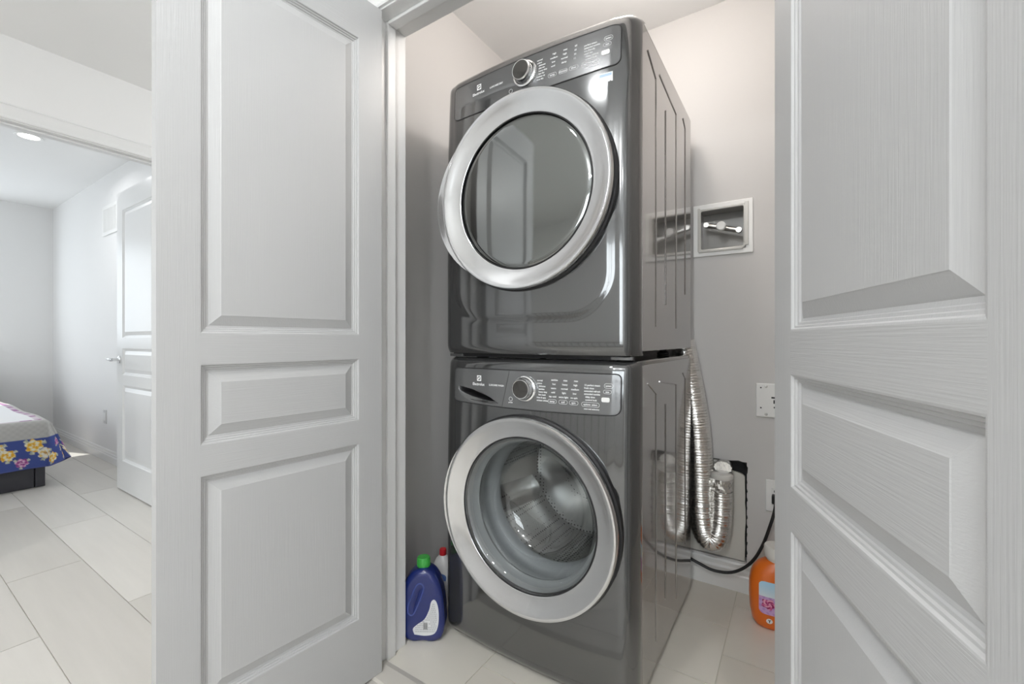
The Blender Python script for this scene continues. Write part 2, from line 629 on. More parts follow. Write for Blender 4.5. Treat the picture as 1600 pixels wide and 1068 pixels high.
# bedroom doorway
bj = MB()
bj.box(HXB - .002, HXL + .002, BO0, BO0 + .018, 0, BOZ).box(HXB - .002, HXL + .002, BO1 - .018, BO1, 0, BOZ)
bj.box(HXB - .002, HXL + .002, BO0 + .018, BO1 - .018, BOZ - .018, BOZ)
bjo = structure(bj.build('trim_3', TRIM, smooth=False, bevel=.0015), 'white lining of the bedroom doorway', 'door frame')
MB().box(HXB + .040, HXB + .075, BO0 + .018, BO1 - .018, BOZ - .029, BOZ - .018).build('door_stop', TRIM, bjo, smooth=False, bevel=.002)
casing('trim_4', 'white moulded casing over the bedroom doorway, landing side', (BO0 + .012, BO1 - .012, BOZ - .012), 'x', HXL, 1)
casing('trim_5', 'white moulded casing on the bedroom side of the bedroom doorway', (BO0 + .012, BO1 - .012, BOZ - .012), 'x', HXB, -1)

baseboard('baseboard_bedroom_side', 'white baseboard along the bedroom wall under the outlet', 'x', BYR, -1, BXF + .014, HXB - .03)
baseboard('baseboard_bedroom_far', 'white baseboard at the head of the bed', 'y', BXF, 1, BYW, BYR)
baseboard('baseboard_landing', 'white baseboard on the landing beside the bedroom doorway', 'y', HXL, 1, LY, BO0 - .07)
baseboard('baseboard_back', 'white baseboard along the back of the closet', 'x', CYB, -1, CXL, CXR, 0.112, 0.015, BASE_T)
baseboard('baseboard_left', 'white baseboard along the left closet wall', 'y', CXL, 1, FY1, CYB - .015, 0.112, 0.015, BASE_T)


# ------------------------------------------------------------------ doors
def panel_mesh(x0, x1, z0, z1, T):
    prof = [(0, 0), (.0025, -.0005), (.0045, -.004), (.0075, -.0045), (.009, -.0075), (.0125, -.008), (.014, -.0105), (.019, -.0115),
            (.021, -.0105), (.041, -.0030), (.0425, -.0022)]
    m = MB()
    for side in (0, 1):
        vs = []
        for d, p in prof:
            yy = p if side == 0 else -T - p
            vs += [(x0 + d, yy, z0 + d), (x1 - d, yy, z0 + d), (x1 - d, yy, z1 - d), (x0 + d, yy, z1 - d)]
        fs = []
        for i in range(len(prof) - 1):
            for k in range(4):
                a, b = i * 4 + k, i * 4 + (k + 1) % 4
                fs.append((a, b, b + 4, a + 4))
        e = (len(prof) - 1) * 4
        fs.append((e, e + 1, e + 2, e + 3))
        m.add(vs, fs)
    return m


PAN = [(0.205, 0.723), (0.790, 0.972), (1.040, 1.913)]


def make_door(name, label, W, H, T, loc, rz, stile=.077, mirror=False, MV=None, MH_=None, hinge_x=0.0, hinges=(0.25, 1.0, 1.79), zoff=0.0, base=0.008):
    """local x from hinge edge to free edge, visible face at y=0, body towards -y"""
    t = thing(name, label, 'door', loc, rz, kind='structure')
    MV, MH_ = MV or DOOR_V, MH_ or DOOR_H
    sx = -1 if mirror else 1

    def B(x0, x1, z0, z1, nm, mt):
        a, b = sorted((sx * x0, sx * x1))
        o = MB().box(a, b, -T, 0, z0, z1).build(nm, mt, t, smooth=False)
        return o
    pans = [(a - base + zoff, b - base + zoff) for a, b in PAN]
    B(0, stile, 0, H, 'stile', MV)
    B(W - stile, W, 0, H, 'stile', MV)
    zs = [0] + [q for p in pans for q in p] + [H]
    for i in range(0, len(zs), 2):
        B(stile, W - stile, zs[i], zs[i + 1], 'rail', MH_)
    for i, (a, b) in enumerate(pans):
        xa, xb = sorted((sx * stile, sx * (W - stile)))
        panel_mesh(xa, xb, a, b, T).build('panel', MH_ if i == 1 else MV, t, smooth=False)
    for hz in hinges:
        h = MB()
        h.lathe([(0, 0), (.0055, 0), (.0055, .09), (0, .09)], 12, (sx * -.006, -T - .004, hz - .045))
        h.build('hinge', METAL, t)
        MB().box(*sorted((sx * -.0012, sx * 0)), -T + .002, -.006, hz - .045, hz + .045).build('hinge_leaf', METAL, t, smooth=False)
    return t


# left leaf: hinge corner of the visible (closet-side) face at (-1.068,.902), swung 5 deg past square
dir_l = radians(-90 - 5)
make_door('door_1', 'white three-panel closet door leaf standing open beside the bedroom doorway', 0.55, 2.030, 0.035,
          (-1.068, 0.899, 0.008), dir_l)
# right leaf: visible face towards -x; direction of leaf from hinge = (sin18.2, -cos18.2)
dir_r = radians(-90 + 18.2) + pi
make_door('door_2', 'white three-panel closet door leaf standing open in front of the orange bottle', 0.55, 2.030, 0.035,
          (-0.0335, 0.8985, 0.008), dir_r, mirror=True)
# bedroom door, opened square into the bedroom
bd = make_door('door_3', 'white three-panel bedroom door with a lever handle, open', 0.762, 2.030, 0.035,
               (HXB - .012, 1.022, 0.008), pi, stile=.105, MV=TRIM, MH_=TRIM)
bd.rotation_euler = (0, 0, pi)
# visible face must look towards -y: rotating by pi puts local +y to -y, so y=0 face is the near one
hd = MB()
hd.lathe([(0, 0), (.026, 0), (.026, .006), (.022, .010), (.011, .012), (.011, .040), (0, .040)], 24, (0.700, 0, .886), 'y')
lv = hd.build('rose', CHROME_S, bd)
MB().tube([(0.700, .040, .886), (0.712, .046, .886), (0.735, .048, .887), (0.78, .046, .889), (0.805, .040, .890)],
          lambda i: (.011, .0115, .010, .008, .006)[i], 12).build('lever', CHROME_S, bd)
MB().box(.7615, .763, -.029, -.006, .83, .94).build('latch_plate', CHROME_S, bd, smooth=False)


# ------------------------------------------------------------------ washer and dryer
XC, YF = -0.712, 1.178
HW, XR, CD = 0.348, 0.304, 0.056
MH = 0.952
MD = 0.706


def sstep(a, b, t):
    t = max(0.0, min(1.0, (t - a) / (b - a)))
    return t * t * (3 - 2 * t)


RELIEF = [1.0]


def surf(x, z, relief=True):
    a = abs(x)
    yv = 0.0
    if a > XR:
        t = min(1.0, (a - XR) / (HW - XR))
        yv += CD * (1 - sqrt(max(0.0, 1 - t * t)))
    yv -= 0.022 * (1 - (min(a, HW) / HW) ** 2)
    yv -= 0.016 * (1 - ((max(z, .48) - .48) / .48) ** 2)
    if z > MH - .03:
        t = min(1.0, (z - (MH - .03)) / .03)
        yv += .03 * (1 - sqrt(max(0.0, 1 - t * t)))
    if z < .03:
        t = (.03 - z) / .03
        yv += .012 * t * t
    if relief:
        # raised shield-shaped centre panel around the door
        hwz = 0.284 + 0.012 * sstep(.35, .95, z)
        r = .13
        dx = a - (hwz - r)
        dz = (0.108 + r) - z
        d = (hypot(max(dx, 0), max(dz, 0)) if (dx > 0 and dz > 0) else max(dx, dz)) - r
        yv -= 0.0045 * (1 - sstep(-.016, .010, d)) * (1.0 if RELIEF[0] else sstep(.15, .6, z))
    return yv


def conform(mb_fn, lift):
    return lambda u, v: (u, surf(u, v) - lift, v)


DCZ = 0.503           # door centre height (set per machine)
DCX = 0.0
R_OUT = 0.300


def machine(name, label, base_z, kind):
    DCZ = 0.478 if kind == 'washer' else 0.498
    RELIEF[0] = 0.0 if kind == 'washer' else 1.0
    DCX = 0.016 if kind == 'washer' else 0.003
    t = thing(name, label, kind, (XC, YF, base_z))
    # --- fascia
    xs = [-HW + 0.0]
    na = 9
    for k in range(1, na):
        a = pi / 2 * (1 - k / na)
        xs.append(-(XR + (HW - XR) * sin(a)))
    nx = 74
    xs += [-XR + 2 * XR * k / nx for k in range(nx + 1)]
    xs += [-q for q in xs[:na][::-1]]
    zs = [0.0, .008, .016, .024, .032] + [.04 + (MH - .04 - .035) * k / 110 for k in range(111)]
    for k in range(1, 9):
        a = pi / 2 * k / 8
        zs.append(MH - .03 + .03 * sin(a))
    zs = sorted(set(zs))
    m = MB()
    m.grid(lambda i, j: (xs[i], surf(xs[i], zs[j]), zs[j]), len(xs), len(zs))
    if kind == 'washer':
        keep = []
        for f in m.f:
            cxm = sum(m.v[i][0] for i in f) / 4
            czm = sum(m.v[i][2] for i in f) / 4
            if hypot(cxm - DCX, czm - DCZ) > 0.268 and not (-.272 < cxm < -.075 and .812 < czm < .900):
                keep.append(f)
        m.f = keep
    fas = m.build('front_panel', TITAN, t, angle=60)
    # --- cabinet: sides, back, top, floor pan (open at the front)
    c = MB()
    y0, y1 = CD - .012, MD
    c.box(HW - .012, HW, y0, y1, .012, MH - .012)
    c.box(-HW, -HW + .012, y0, y1, .012, MH - .012)
    c.box(-HW + .012, HW - .012, y1 - .012, y1, .012, MH - .012)
    c.box(-HW + .012, HW - .012, .03, y1 - .012, .012, .024)
    cab = c.build('cabinet', TITAN_S, t, smooth=False, bevel=.003)
    pts = [(HW - .004, y1 + .002), (-HW + .004, y1 + .002)]
    nn = 24
    top_out = [(-HW + .003 + (2 * HW - .006) * k / nn) for k in range(nn + 1)]
    pts += [(q, surf(q, MH - .002, False) + .004) for q in top_out]
    MB().prism(pts, MH - .024, MH, 'xy').build('top_lid', TITAN_S, t, angle=50, bevel=.004)
    # embossed ribs on both sides
    for s in (1, -1):
        xx = s * (HW + .0002)
        ribs = [[(.095, .885), (.185, .845), (.185, .085)],
                [(.300, .800), (.300, .16)],
                [(.225, .880), (.450, .852), (.450, .085)],
                [(.560, .885), (.600, .862), (.600, .22)]]
        for rb in ribs:
            path = [(xx, p[0], p[1]) for p in rb]
            MB().tube(path, .0026, 6).build('pressed_rib', TITAN_S, t)
    # feet / bottom gap
    for sx in (-1, 1):
        for yy in (.12, .58):
            MB().lathe([(0, -.014), (.022, -.014), (.024, -.006), (.014, .0), (.014, .014), (0, .014)], 16, (sx * .27, yy, 0)).build('foot', BLACK, t)
    # --- console
    cx0, cx1, cz0, cz1 = -.287, .306, .803, .916
    radii = (.022, .020, .018, .012)
    ol = rrect(cx0, cx1, cz0, cz1, radii, 7)
    LIFT = .0016

    def bottom(x):
        return cz0 - .006 * (1 - (x / .3) ** 2)

    def patch(x0, x1, z0f, z1f, nxp, nzp, lift, extra=None, rr=None):
        mm = MB()

        def fn(i, j):
            u = i / (nxp - 1)
            v = j / (nzp - 1)
            xa, xb = x0(v), x1(v)
            x = xa + (xb - xa) * u
            za, zb = z0f(x), z1f(x)
            z = za + (zb - za) * v
            # rounded corners by pulling the grid inside the outline
            return (x, surf(x, z) - lift + (extra(x, z) if extra else 0), z)
        return mm.grid(fn, nxp, nzp)

    def lo(x):
        b = bottom(x)
        r = .020
        e = 0
        if x > cx1 - r:
            q = (x - (cx1 - r)) / r
            e = r * (1 - sqrt(max(0, 1 - q * q)))
        if x < cx0 + r:
            q = ((cx0 + r) - x) / r
            e = r * (1 - sqrt(max(0, 1 - q * q)))
        return b + e

    def hi(x):
        r = .014
        e = 0
        if x > cx1 - r:
            q = (x - (cx1 - r)) / r
            e = r * (1 - sqrt(max(0, 1 - q * q)))
        if x < cx0 + r:
            q = ((cx0 + r) - x) / r
            e = r * (1 - sqrt(max(0, 1 - q * q)))
        return cz1 - e

    def seam(v):
        return -.076 + .026 * v
    outline = []
    N = 40
    for k in range(N + 1):
        x = cx0 + (cx1 - cx0) * (0.5 - 0.5 * cos(pi * k / N))
        outline.append((x, lo(x)))
    for k in range(N + 1):
        x = cx1 - (cx1 - cx0) * (0.5 - 0.5 * cos(pi * k / N))
        outline.append((x, hi(x)))
    path = [(x, surf(x, z) - .0006, z) for x, z in outline]
    if kind == 'washer':
        con = patch(lambda v: seam(v) + .0008, lambda v: cx1, lo, hi, 90, 24, LIFT).build('console', TITAN_C, t, angle=60)
        # detergent drawer with a scooped grip
        gx0, gx1 = -.266, -.092

        def scoop(x, z):
            if not (gx0 < x < gx1):
                return 0
            q = (x - gx0) / (gx1 - gx0)
            zu = .854 - .020 * q - .026 * q ** 3
            zl = zu - .046 * (sin(pi * min(1, q * .93 + .07)) ** .6) * (1 - .35 * q)
            if z >= zu or z <= zl:
                return 0
            tt = (z - zl) / (zu - zl)
            return (.006 * tt / .4 if tt < .4 else .006 + .050 * sstep(.40, .46, tt)) * min(1, 6 * q, 7 * (1 - q))
        dw = patch(lambda v: cx0, lambda v: seam(v) - .0008, lo, hi, 110, 70, LIFT, scoop).build('detergent_drawer', TITAN_C, t, angle=50).data
        dw.materials.append(mat('drawer_recess_shade', (.03, .03, .031), .35))  # shade deep in the grip scoop, painted as a dark material
        for p_ in dw.polygons:
            c_ = p_.center
            if c_.y - surf(c_.x, c_.z) > .007:
                p_.material_index = 1
        sp = [(seam(k / 8), surf(seam(k / 8), 0) * 0 + surf(seam(k / 8), lo(-.07) + (cz1 - lo(-.07)) * k / 8) - .0010, lo(-.07) + (cz1 - lo(-.07)) * k / 8) for k in range(9)]
        MB().tube(sp, .0010, 6).build('drawer_seam', DARK, t)
    else:
        def dsc(x, z):
            # shallow scoop along the lower left of the dryer console
            q = sstep(-.265, -.235, x) * (1 - sstep(-.10, .05, x))
            return .006 * q * (1 - sstep(.832, .850, z))
        con = patch(lambda v: cx0, lambda v: cx1, lo, hi, 130, 30, LIFT, dsc).build('console', TITAN_C, t, angle=60)
    MB().tube(path, .0019, 6, closed=True).build('console_gap', DARK, t)
    # knob
    kx, kz = (.011, .862)
    ky = surf(kx, kz) - LIFT
    MB().lathe([(.041, .004), (.0415, -.003), (.039, -.008), (.0345, -.010), (.0335, -.008), (.0330, -.004), (.0330, .004)], 48, (kx, ky, kz), 'y').build('knob_ring', CHROME, t)
    kb = MB().lathe([(.0325, 0), (.0325, -.010), (.0310, -.026), (.0300, -.030), (.0285, -.0315), (.0270, -.0312)], 48, (kx, ky, kz), 'y').build('knob', CHROME, t)
    MB().lathe([(.0275, -.0308), (.020, -.0300), (.010, -.0292), (0.0005, -.029)], 48, (kx, ky, kz), 'y', cap1=True).build('knob_face', DIAL, kb)
    # lettering
    L = MB()
    PZ = .0022

    def at(px, pz, slope=0.0):
        return lambda u, v: (px + u, surf(px + u, pz + v) - PZ, pz + v)

    def T(s, px, pz, size, align='CENTER', bold=0.0002):
        text_into(L, s, size, at(px, pz), align, bold)
    T('Electrolux', -.175, .8645, .0125, bold=.0003)
    T('LUXCARE WASH' if kind == 'washer' else 'LUXCARE DRY', -.100, .865, .0080)
    if kind == 'washer':
        cols = [(.110, ['sanitize', 'hot', 'warm', 'cold', 'tap cold'], 'temp'), (.145, ['max', 'heavy', 'normal', 'light', 'extra light'], 'soil'),
                (.178, ['max', 'high', 'medium', 'low', 'no spin'], 'spin')]
        left = ['normal', 'colors', 'delicates', 'sanitize', 'heavy duty', 'fast wash', 'rinse & spin', 'whitest whites']
        right = ['15 perfect steam', 'fresh rinse', 'extended refresh', 'extended tumble', '  delay time', '  control lock']
    else:
        cols = [(.110, ['high', 'medium', 'low', 'cool'], 'temp'), (.145, ['max', 'high', 'normal', 'damp'], 'dryness'),
                (.178, ['60', '45', '30', '15'], 'time')]
        left = ['normal', 'colors', 'delicates', 'allergen', 'heavy duty', 'fast dry', 'freshen up', 'time dry']
        right = ['perfect steam', 'extended tumble', 'eco friendly', 'wool dry', '  chime volume', '  control lock']
    for cx_, words, btn in cols:
        for i, wd in enumerate(words):
            T(wd, cx_ - i * .0012, .8925 - i * .0122, .0074)
        T(btn, cx_ - .006, .8295, .0080)
    for i, wd in enumerate(left):
        T(wd, .052 + (.006 if 1 < i < 6 else 0), .889 - i * .0085, .0066, 'LEFT')
    for i, wd in enumerate(right):
        T(wd, .203, .8825 - i * .0083, .0068, 'LEFT')
    T('options', .212, .828, .0070)
    T('select', .234, .828, .0068)
    T('power', -.042, .8155, .0060)
    T('system', .273, .883, .0060)
    T('save', .270, .8665, .0060)
    T('smart wash technology' if kind == 'washer' else 'smart dry technology', .226, .8155, .0048)
    L.build('lettering', PRINT, con, smooth=False)['kind'] = 'stuff'
    # outlined buttons
    for i, (bx, bz, bw, bh) in enumerate([(.104, .8295, .027, .011), (.139, .8295, .027, .011), (.172, .8295, .027, .011), (.222, .828, .052, .012),
                                          (.273, .883, .024, .013), (.270, .8665, .022, .010)]):
        rr = rrect(bx - bw / 2, bx + bw / 2, bz - bh / 2, bz + bh / 2, bh * .45, 4)
        MB().tube([(x, surf(x, z) - .0018, z) for x, z in rr], .0005, 5, closed=True).build('button_outline', PRINT, con)
    # start button
    rr = rrect(.254, .277, .838, .851, .004, 4)
    sb = MB()
    n = len(rr)
    vs = [(x, surf(x, z) - .0008, z) for x, z in rr] + [(x, surf(x, z) - .0030, z) for x, z in rr]
    sb.add(vs, [(k, (k + 1) % n, n + (k + 1) % n, n + k) for k in range(n)] + [tuple(range(n, 2 * n))])
    sb.build('start_button', PLASTIC, con, smooth=False)
    # power icon ring
    MB().tube([(-.042 + .0062 * cos(2 * pi * k / 20), surf(-.042, .826) - .0018, .826 + .0062 * sin(2 * pi * k / 20)) for k in range(20)], .0006, 5,
              closed=True).build('power_icon', PRINT, con)
    # square emblem: white square with a dark two-lobed mark
    ex, ez, eh = -.173, .8845, .0092
    MB().grid(lambda i, j: (ex - eh + eh * i, surf(ex - eh + eh * i, ez) - .0023, ez - eh + eh * j), 3, 3).build('emblem', PRINT, con, smooth=False)
    em = MB()
    ye = surf(ex, ez) - .0026
    disc = [(.0066 * cos(2 * pi * k / 28), .0066 * sin(2 * pi * k / 28)) for k in range(28)]
    em.prism([(ex + x, ez + z) for x, z in disc], ye - .0002, ye, 'xz')
    em.build('emblem_disc', PRINTD, con, smooth=False)
    bl = [(-.0058, -.0010), (-.0030, .0022), (0, .0030), (.0035, .0010), (.0058, -.0038), (.0030, -.0024), (0, -.0016), (-.0030, -.0020)]
    MB().prism([(ex + x * .8 - z * .6, ez + x * .6 + z * .8) for x, z in bl], ye - .0006, ye - .0003, 'xz').build('emblem_mark', PRINT, con, smooth=False)
    # --- door
    ycen = surf(0, DCZ)
    d = MB()
    # profile (r, y, wing weight)
    prof = [(.290, -.012, 0), (.2985, -.034, 0), (.3005, -.049, 0), (.2998, -.0565, 0), (.2970, -.0602, 0), (.2930, -.0604, 0), (.2860, -.0578, 0), (.2740, -.0520, 0),
            (.2600, -.0460, 0), (.2470, -.0412, 0), (.2400, -.0388, 0), (.2362, -.0380, 0), (.2340, -.0340, 0), (.2330, -.0220, 0)]
    n = 128

    def bump(a):
        # grip wing on the left side, reaching from upper left to lower left
        dlt = (a - radians(186) + pi) % (2 * pi) - pi
        return max(0.0, cos(min(pi / 2, abs(dlt) / radians(46) * pi / 2))) ** 1.1
    wing = .027 if kind == 'dryer' else .012
    d.grid(lambda i, j: (DCX + (prof[j][0] + wing * prof[j][2] * bump(2 * pi * i / n)) * cos(2 * pi * i / n), prof[j][1] - .012,
                         DCZ + (prof[j][0] + wing * prof[j][2] * bump(2 * pi * i / n)) * sin(2 * pi * i / n)), n, len(prof), close_u=True)
    dr = d.build('door', CHROME_D, t, angle=50)
    # crescent grip behind the rim on the left
    g = MB()
    ng = 60
    sec = [(.288, -.046, 0), (.2965, -.053, .9), (.2990, -.0545, 1.0), (.2995, -.050, 1.0), (.297, -.040, .85), (.288, -.030, 0)]

    def gf(i, j):
        a = radians(186 - 58 + 116 * i / (ng - 1))
        r = sec[j][0] + wing * sec[j][2] * bump(a)
        return (DCX + r * cos(a), sec[j][1] - .012, DCZ + r * sin(a))
    g.grid(gf, ng, len(sec), close_v=True)
    g.build('door_grip', CHROME_D, dr, angle=50)
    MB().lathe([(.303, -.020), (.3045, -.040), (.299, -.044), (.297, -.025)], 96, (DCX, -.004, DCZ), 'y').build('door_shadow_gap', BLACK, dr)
    MB().tube([(DCX + .2345 * cos(2 * pi * k / 96), -.0495, DCZ + .2345 * sin(2 * pi * k / 96)) for k in range(96)], .0020, 8, closed=True).build('window_seal', BLACK, dr)
    if kind == 'dryer':
        pf = [(.2338, -.0340), (.2318, -.0362), (.215, -.0368), (.18, -.0374), (.13, -.038), (.07, -.0384), (.0005, -.0385)]
        MB().lathe(pf, 96, (DCX, -.012, DCZ), 'y', cap1=True).build('door_glass', DGLASS, dr, angle=60)
    else:
        BOWL = clear_glass('door_bowl_glass', (0.80, 0.82, 0.82), 0.03, 2.1)
        pf = [(.2325, -.046), (.224, -.044), (.215, -.030), (.206, -.005), (.196, .040), (.184, .075), (.165, .098), (.135, .112), (.09, .120), (.045, .123), (.0005, .124)]
        MB().lathe(pf, 96, (DCX, 0, DCZ), 'y').build('door_glass', BOWL, dr, angle=60)
        # inner door ring in brushed grey behind the bezel
        MB().lathe([(.2295, -.040), (.2285, -.020), (.222, -.006), (.214, .004), (.2155, .012)], 96, (DCX, 0, DCZ), 'y').build('inner_ring', mat('inner_ring_grey', (.42, .43, .435), .25, coat=.4), dr)
        # rubber boot
        gk = [(.268, -.012), (.262, .010), (.250, .022), (.246, .040), (.238, .046), (.232, .060), (.236, .072), (.226, .086), (.214, .094), (.206, .110), (.207, .120)]
        MB().lathe(gk, 96, (DCX, 0, DCZ), 'y').build('door_boot', GASKET, t, angle=60)
        # drum
        m_d = mat('drum_perforated', (0.50, 0.50, 0.49), 0.28, metal=0.9)
        nt = m_d.node_tree
        if not any(nd.type == 'TEX_VORONOI' for nd in nt.nodes):
            tc = nt.nodes.new('ShaderNodeTexCoord')
            vo = nt.nodes.new('ShaderNodeTexVoronoi')
            vo.inputs['Scale'].default_value = 75
            vo.inputs['Randomness'].default_value = 0.15
            nt.links.new(tc.outputs['Object'], vo.inputs['Vector'])
            cr = nt.nodes.new('ShaderNodeValToRGB')
            cr.color_ramp.elements[0].position = 0.22
            cr.color_ramp.elements[0].color = (.03, .03, .03, 1)
            cr.color_ramp.elements[1].position = 0.32
            cr.color_ramp.elements[1].color = (.50, .50, .49, 1)
            nt.links.new(vo.outputs['Distance'], cr.inputs[0])
            nt.links.new(cr.outputs[0], nt.nodes['Principled BSDF'].inputs['Base Color'])
        dm = MB().lathe([(.211, .124), (.222, .120), (.245, .132), (.250, .150), (.250, .440), (.242, .455), (.20, .462), (.11, .458), (.10, .450), (.0005, .448)],
                        96, (DCX, 0, DCZ), 'y').build('drum', m_d, t, angle=50)
        for k in range(3):
            a0 = radians(75 + 120 * k)
            b = MB()
            na_, ny_ = 9, 10

            def lf(i, j, a0=a0):
                q = i / (na_ - 1) * 2 - 1
                yv = .165 + .25 * j / (ny_ - 1)
                hgt = .052 * (1 - abs(q) ** 1.6) * (1 - .5 * (j / (ny_ - 1)))
                ang = a0 + q * .20 + (yv - .16) * .35
                r = .250 - hgt
                return (DCX + r * cos(ang), yv, DCZ + r * sin(ang))
            b.grid(lf, na_, ny_)
            b.build('drum_lifter', STEEL, dm, angle=60)
        MB().lathe([(.2075, .121), (.2095, .1175), (.2125, .119), (.2125, .125)], 96, (DCX, 0, DCZ), 'y').build('drum_lip', CHROME_S, dm)
    return t, con


WZ = 0.015
washer, wcon = machine('washing_machine', 'dark grey front-loading washing machine with a clear round door, under the dryer', WZ, 'washer')
DZ = WZ + MH + 0.015
dryer, dcon = machine('clothes_dryer', 'dark grey clothes dryer with a dark round window, stacked on the washing machine', DZ, 'dryer')
# white energy sticker at the dryer's upper right and stacking strip under it
sx, sz = .246, .786
MB().grid(lambda i, j: (sx + .010 * i, surf(sx + .01 * i, sz) - .0012, sz - .026 + .026 * j), 5, 2).build('sticker', mat('sticker_white', (.86, .88, .9), .4), dryer, smooth=False)
MB().grid(lambda i, j: (sx + .003 + .0085 * i, surf(sx + .003 + .0085 * i, sz) - .0018, sz - .010 + .007 * j), 5, 2).build('sticker_band', mat('sticker_blue', (.45, .6, .8), .4), dryer, smooth=False)
MB().box(-.325, .325, .020, .05, -.0135, -.001).build('stacking_strip', BLACK, dryer, smooth=False)
for s in (-1, 1):
    MB().box(s * .30 - .03, s * .30 + .03, .006, .022, -.0125, -.003).build('stacking_clip', TITAN_C, dryer, smooth=False, bevel=.001)


# ------------------------------------------------------------------ back wall: valve box, patch, duct, outlets, cord
vb = thing('valve_box', 'white framed washer valve box recessed in the closet wall', 'valve box', (-.263, CYB, 1.491))
fr = wall_panels(MB(), 'y', -.010, 0, -.114, .114, -.110, .110, [(VX0 + .263, VX1 + .263, VZ0 - 1.491, VZ1 - 1.491)])
fr.build('frame', PLASTIC, vb, smooth=False, bevel=.003)
a0, a1, b0, b1 = VX0 + .263, VX1 + .263, VZ0 - 1.491, VZ1 - 1.491
bx = MB()
bx.box(a0, a0 + .003, -.004, .085, b0, b1).box(a1 - .003, a1, -.004, .085, b0, b1).box(a0 + .003, a1 - .003, -.004, .085, b1 - .003, b1)
bx.box(a0 + .003, a1 - .003, -.004, .085, b0, b0 + .003).box(a0 + .003, a1 - .003, .082, .085, b0 + .003, b1 - .003)
bx.build('box', BOXGREY, vb, smooth=False)
lip = rrect(a0 + .004, a1 - .004, b0 + .004, b1 - .004, .010, 4)
MB().tube([(x, -.013, z) for x, z in lip], .0045, 8, closed=True).build('inner_lip', mat('clear_lip', (.62, .61, .58), .15, coat=.6), vb)
MB().tube([(-.066, .010, .026), (.066, .004, -.014)], .0105, 12).build('pipe', METAL, vb)
for (px_, py_, pz_) in ((-.062, .010, .025), (.062, .004, -.013)):
    MB().lathe([(0, -.014), (.011, -.014), (.011, .010), (0, .010)], 12, (px_, py_, pz_), 'y').build('fitting', METAL, vb)
MB().lathe([(0, -.046), (.015, -.046), (.0185, -.042), (.019, -.030), (.012, -.026), (.010, .004), (0, .004)], 28, (0, 0, .004), 'y').build('handle', PLASTIC, vb)
for (q0, q1, w0, w1) in ((a0 - .001, a1 - .01, b0 - .005, b0 + .006), (a1 - .004, a1 + .010, b0 + .01, b1 + .008), (a0 - .004, a0 + .005, b0, b1 + .006)):
    MB().box(q0, q1, -.018, -.010, w0, w1).build('edge_strip', mat('clear_lip', (.62, .61, .58)), vb, smooth=False, bevel=.002)

# rough cut-out with a loose patch board
MB().box(PX0, PX1, CYB + .055, CYB + .06, PZ0, PZ1).build('cutout_back', DARK, wall_back, smooth=False)
pts = []
random.seed(4)
bx0, bx1, bz0, bz1 = PX0 + .003, PX1 - .0065, PZ0 + .004, PZ1 - .006
for k in range(14):
    pts.append((bx1 + random.uniform(-.0022, .0022), bz0 + (bz1 - .055 - bz0) * k / 13))
pts += [(bx1 - .008, bz1 - .048), (bx1 - .022, bz1 - .042), (bx1 - .050, bz1 - .038), (bx1 - .056, bz1 - .012), (bx1 - .070, bz1)]
pts += [(bx0, bz1), (bx0, bz0)]
tag(MB().prism(pts, CYB + .006, CYB + .018, 'xz').build('patch_board', mat('board_cream', (.66, .645, .60), .6), smooth=False),
    'pale board patching the rough wall opening behind the foil duct', 'board')
# torn drywall paper around the opening
torn = MB()
random.seed(9)
for k in range(9):
    zz = .15 + .036 * k
    torn.prism([(PX1 - .001, zz), (PX1 + random.uniform(.001, .004), zz + .008), (PX1 + random.uniform(0, .003), zz + .018), (PX1 - .001, zz + .022)],
               CYB - .0012, CYB + .001, 'xz')
torn.prism([(PX1 - .066, PZ1 - .001), (PX1 - .03, PZ1 + .004), (PX1 - .008, PZ1 - .002), (PX1 + .004, PZ1 - .02), (PX1 + .002, PZ1 - .045), (PX1 - .002, PZ1 - .045),
            (PX1 - .002, PZ1 - .001)], CYB - .0012, CYB + .001, 'xz')
torn.build('torn_edge', mat('torn_paper', (.05, .05, .05), .9), wall_back, smooth=False)

# foil duct: from behind the dryer, down, round and up into the wall collar
duct = thing('foil_dryer_duct', 'silver corrugated foil dryer duct looping behind the washing machine', 'duct', (-.32, 1.945, .13))
ox, oy, oz = duct.location
path = []
ctrl = [(-.410, 1.948, 1.02), (-.392, 1.948, .92), (-.370, 1.948, .80), (-.350, 1.948, .66), (-.340, 1.946, .52), (-.336, 1.946, .40), (-.333, 1.946, .31),
        (-.323, 1.947, .236), (-.300, 1.947, .204), (-.274, 1.947, .224), (-.262, 1.948, .29), (-.259, 1.948, .36), (-.259, 1.948, .415)]


def catmull(P, n):
    out = []
    for i in range(len(P) - 1):
        p0, p1, p2, p3 = P[max(i - 1, 0)], P[i], P[i + 1], P[min(i + 2, len(P) - 1)]
        for k in range(n):
            t = k / n
            out.append(tuple(.5 * (2 * p1[c] + (p2[c] - p0[c]) * t + (2 * p0[c] - 5 * p1[c] + 4 * p2[c] - p3[c]) * t * t
                                   + (3 * p1[c] - p0[c] - 3 * p2[c] + p3[c]) * t ** 3) for c in range(3)))
    out.append(P[-1])
    return out


raw = catmull(ctrl, 24)
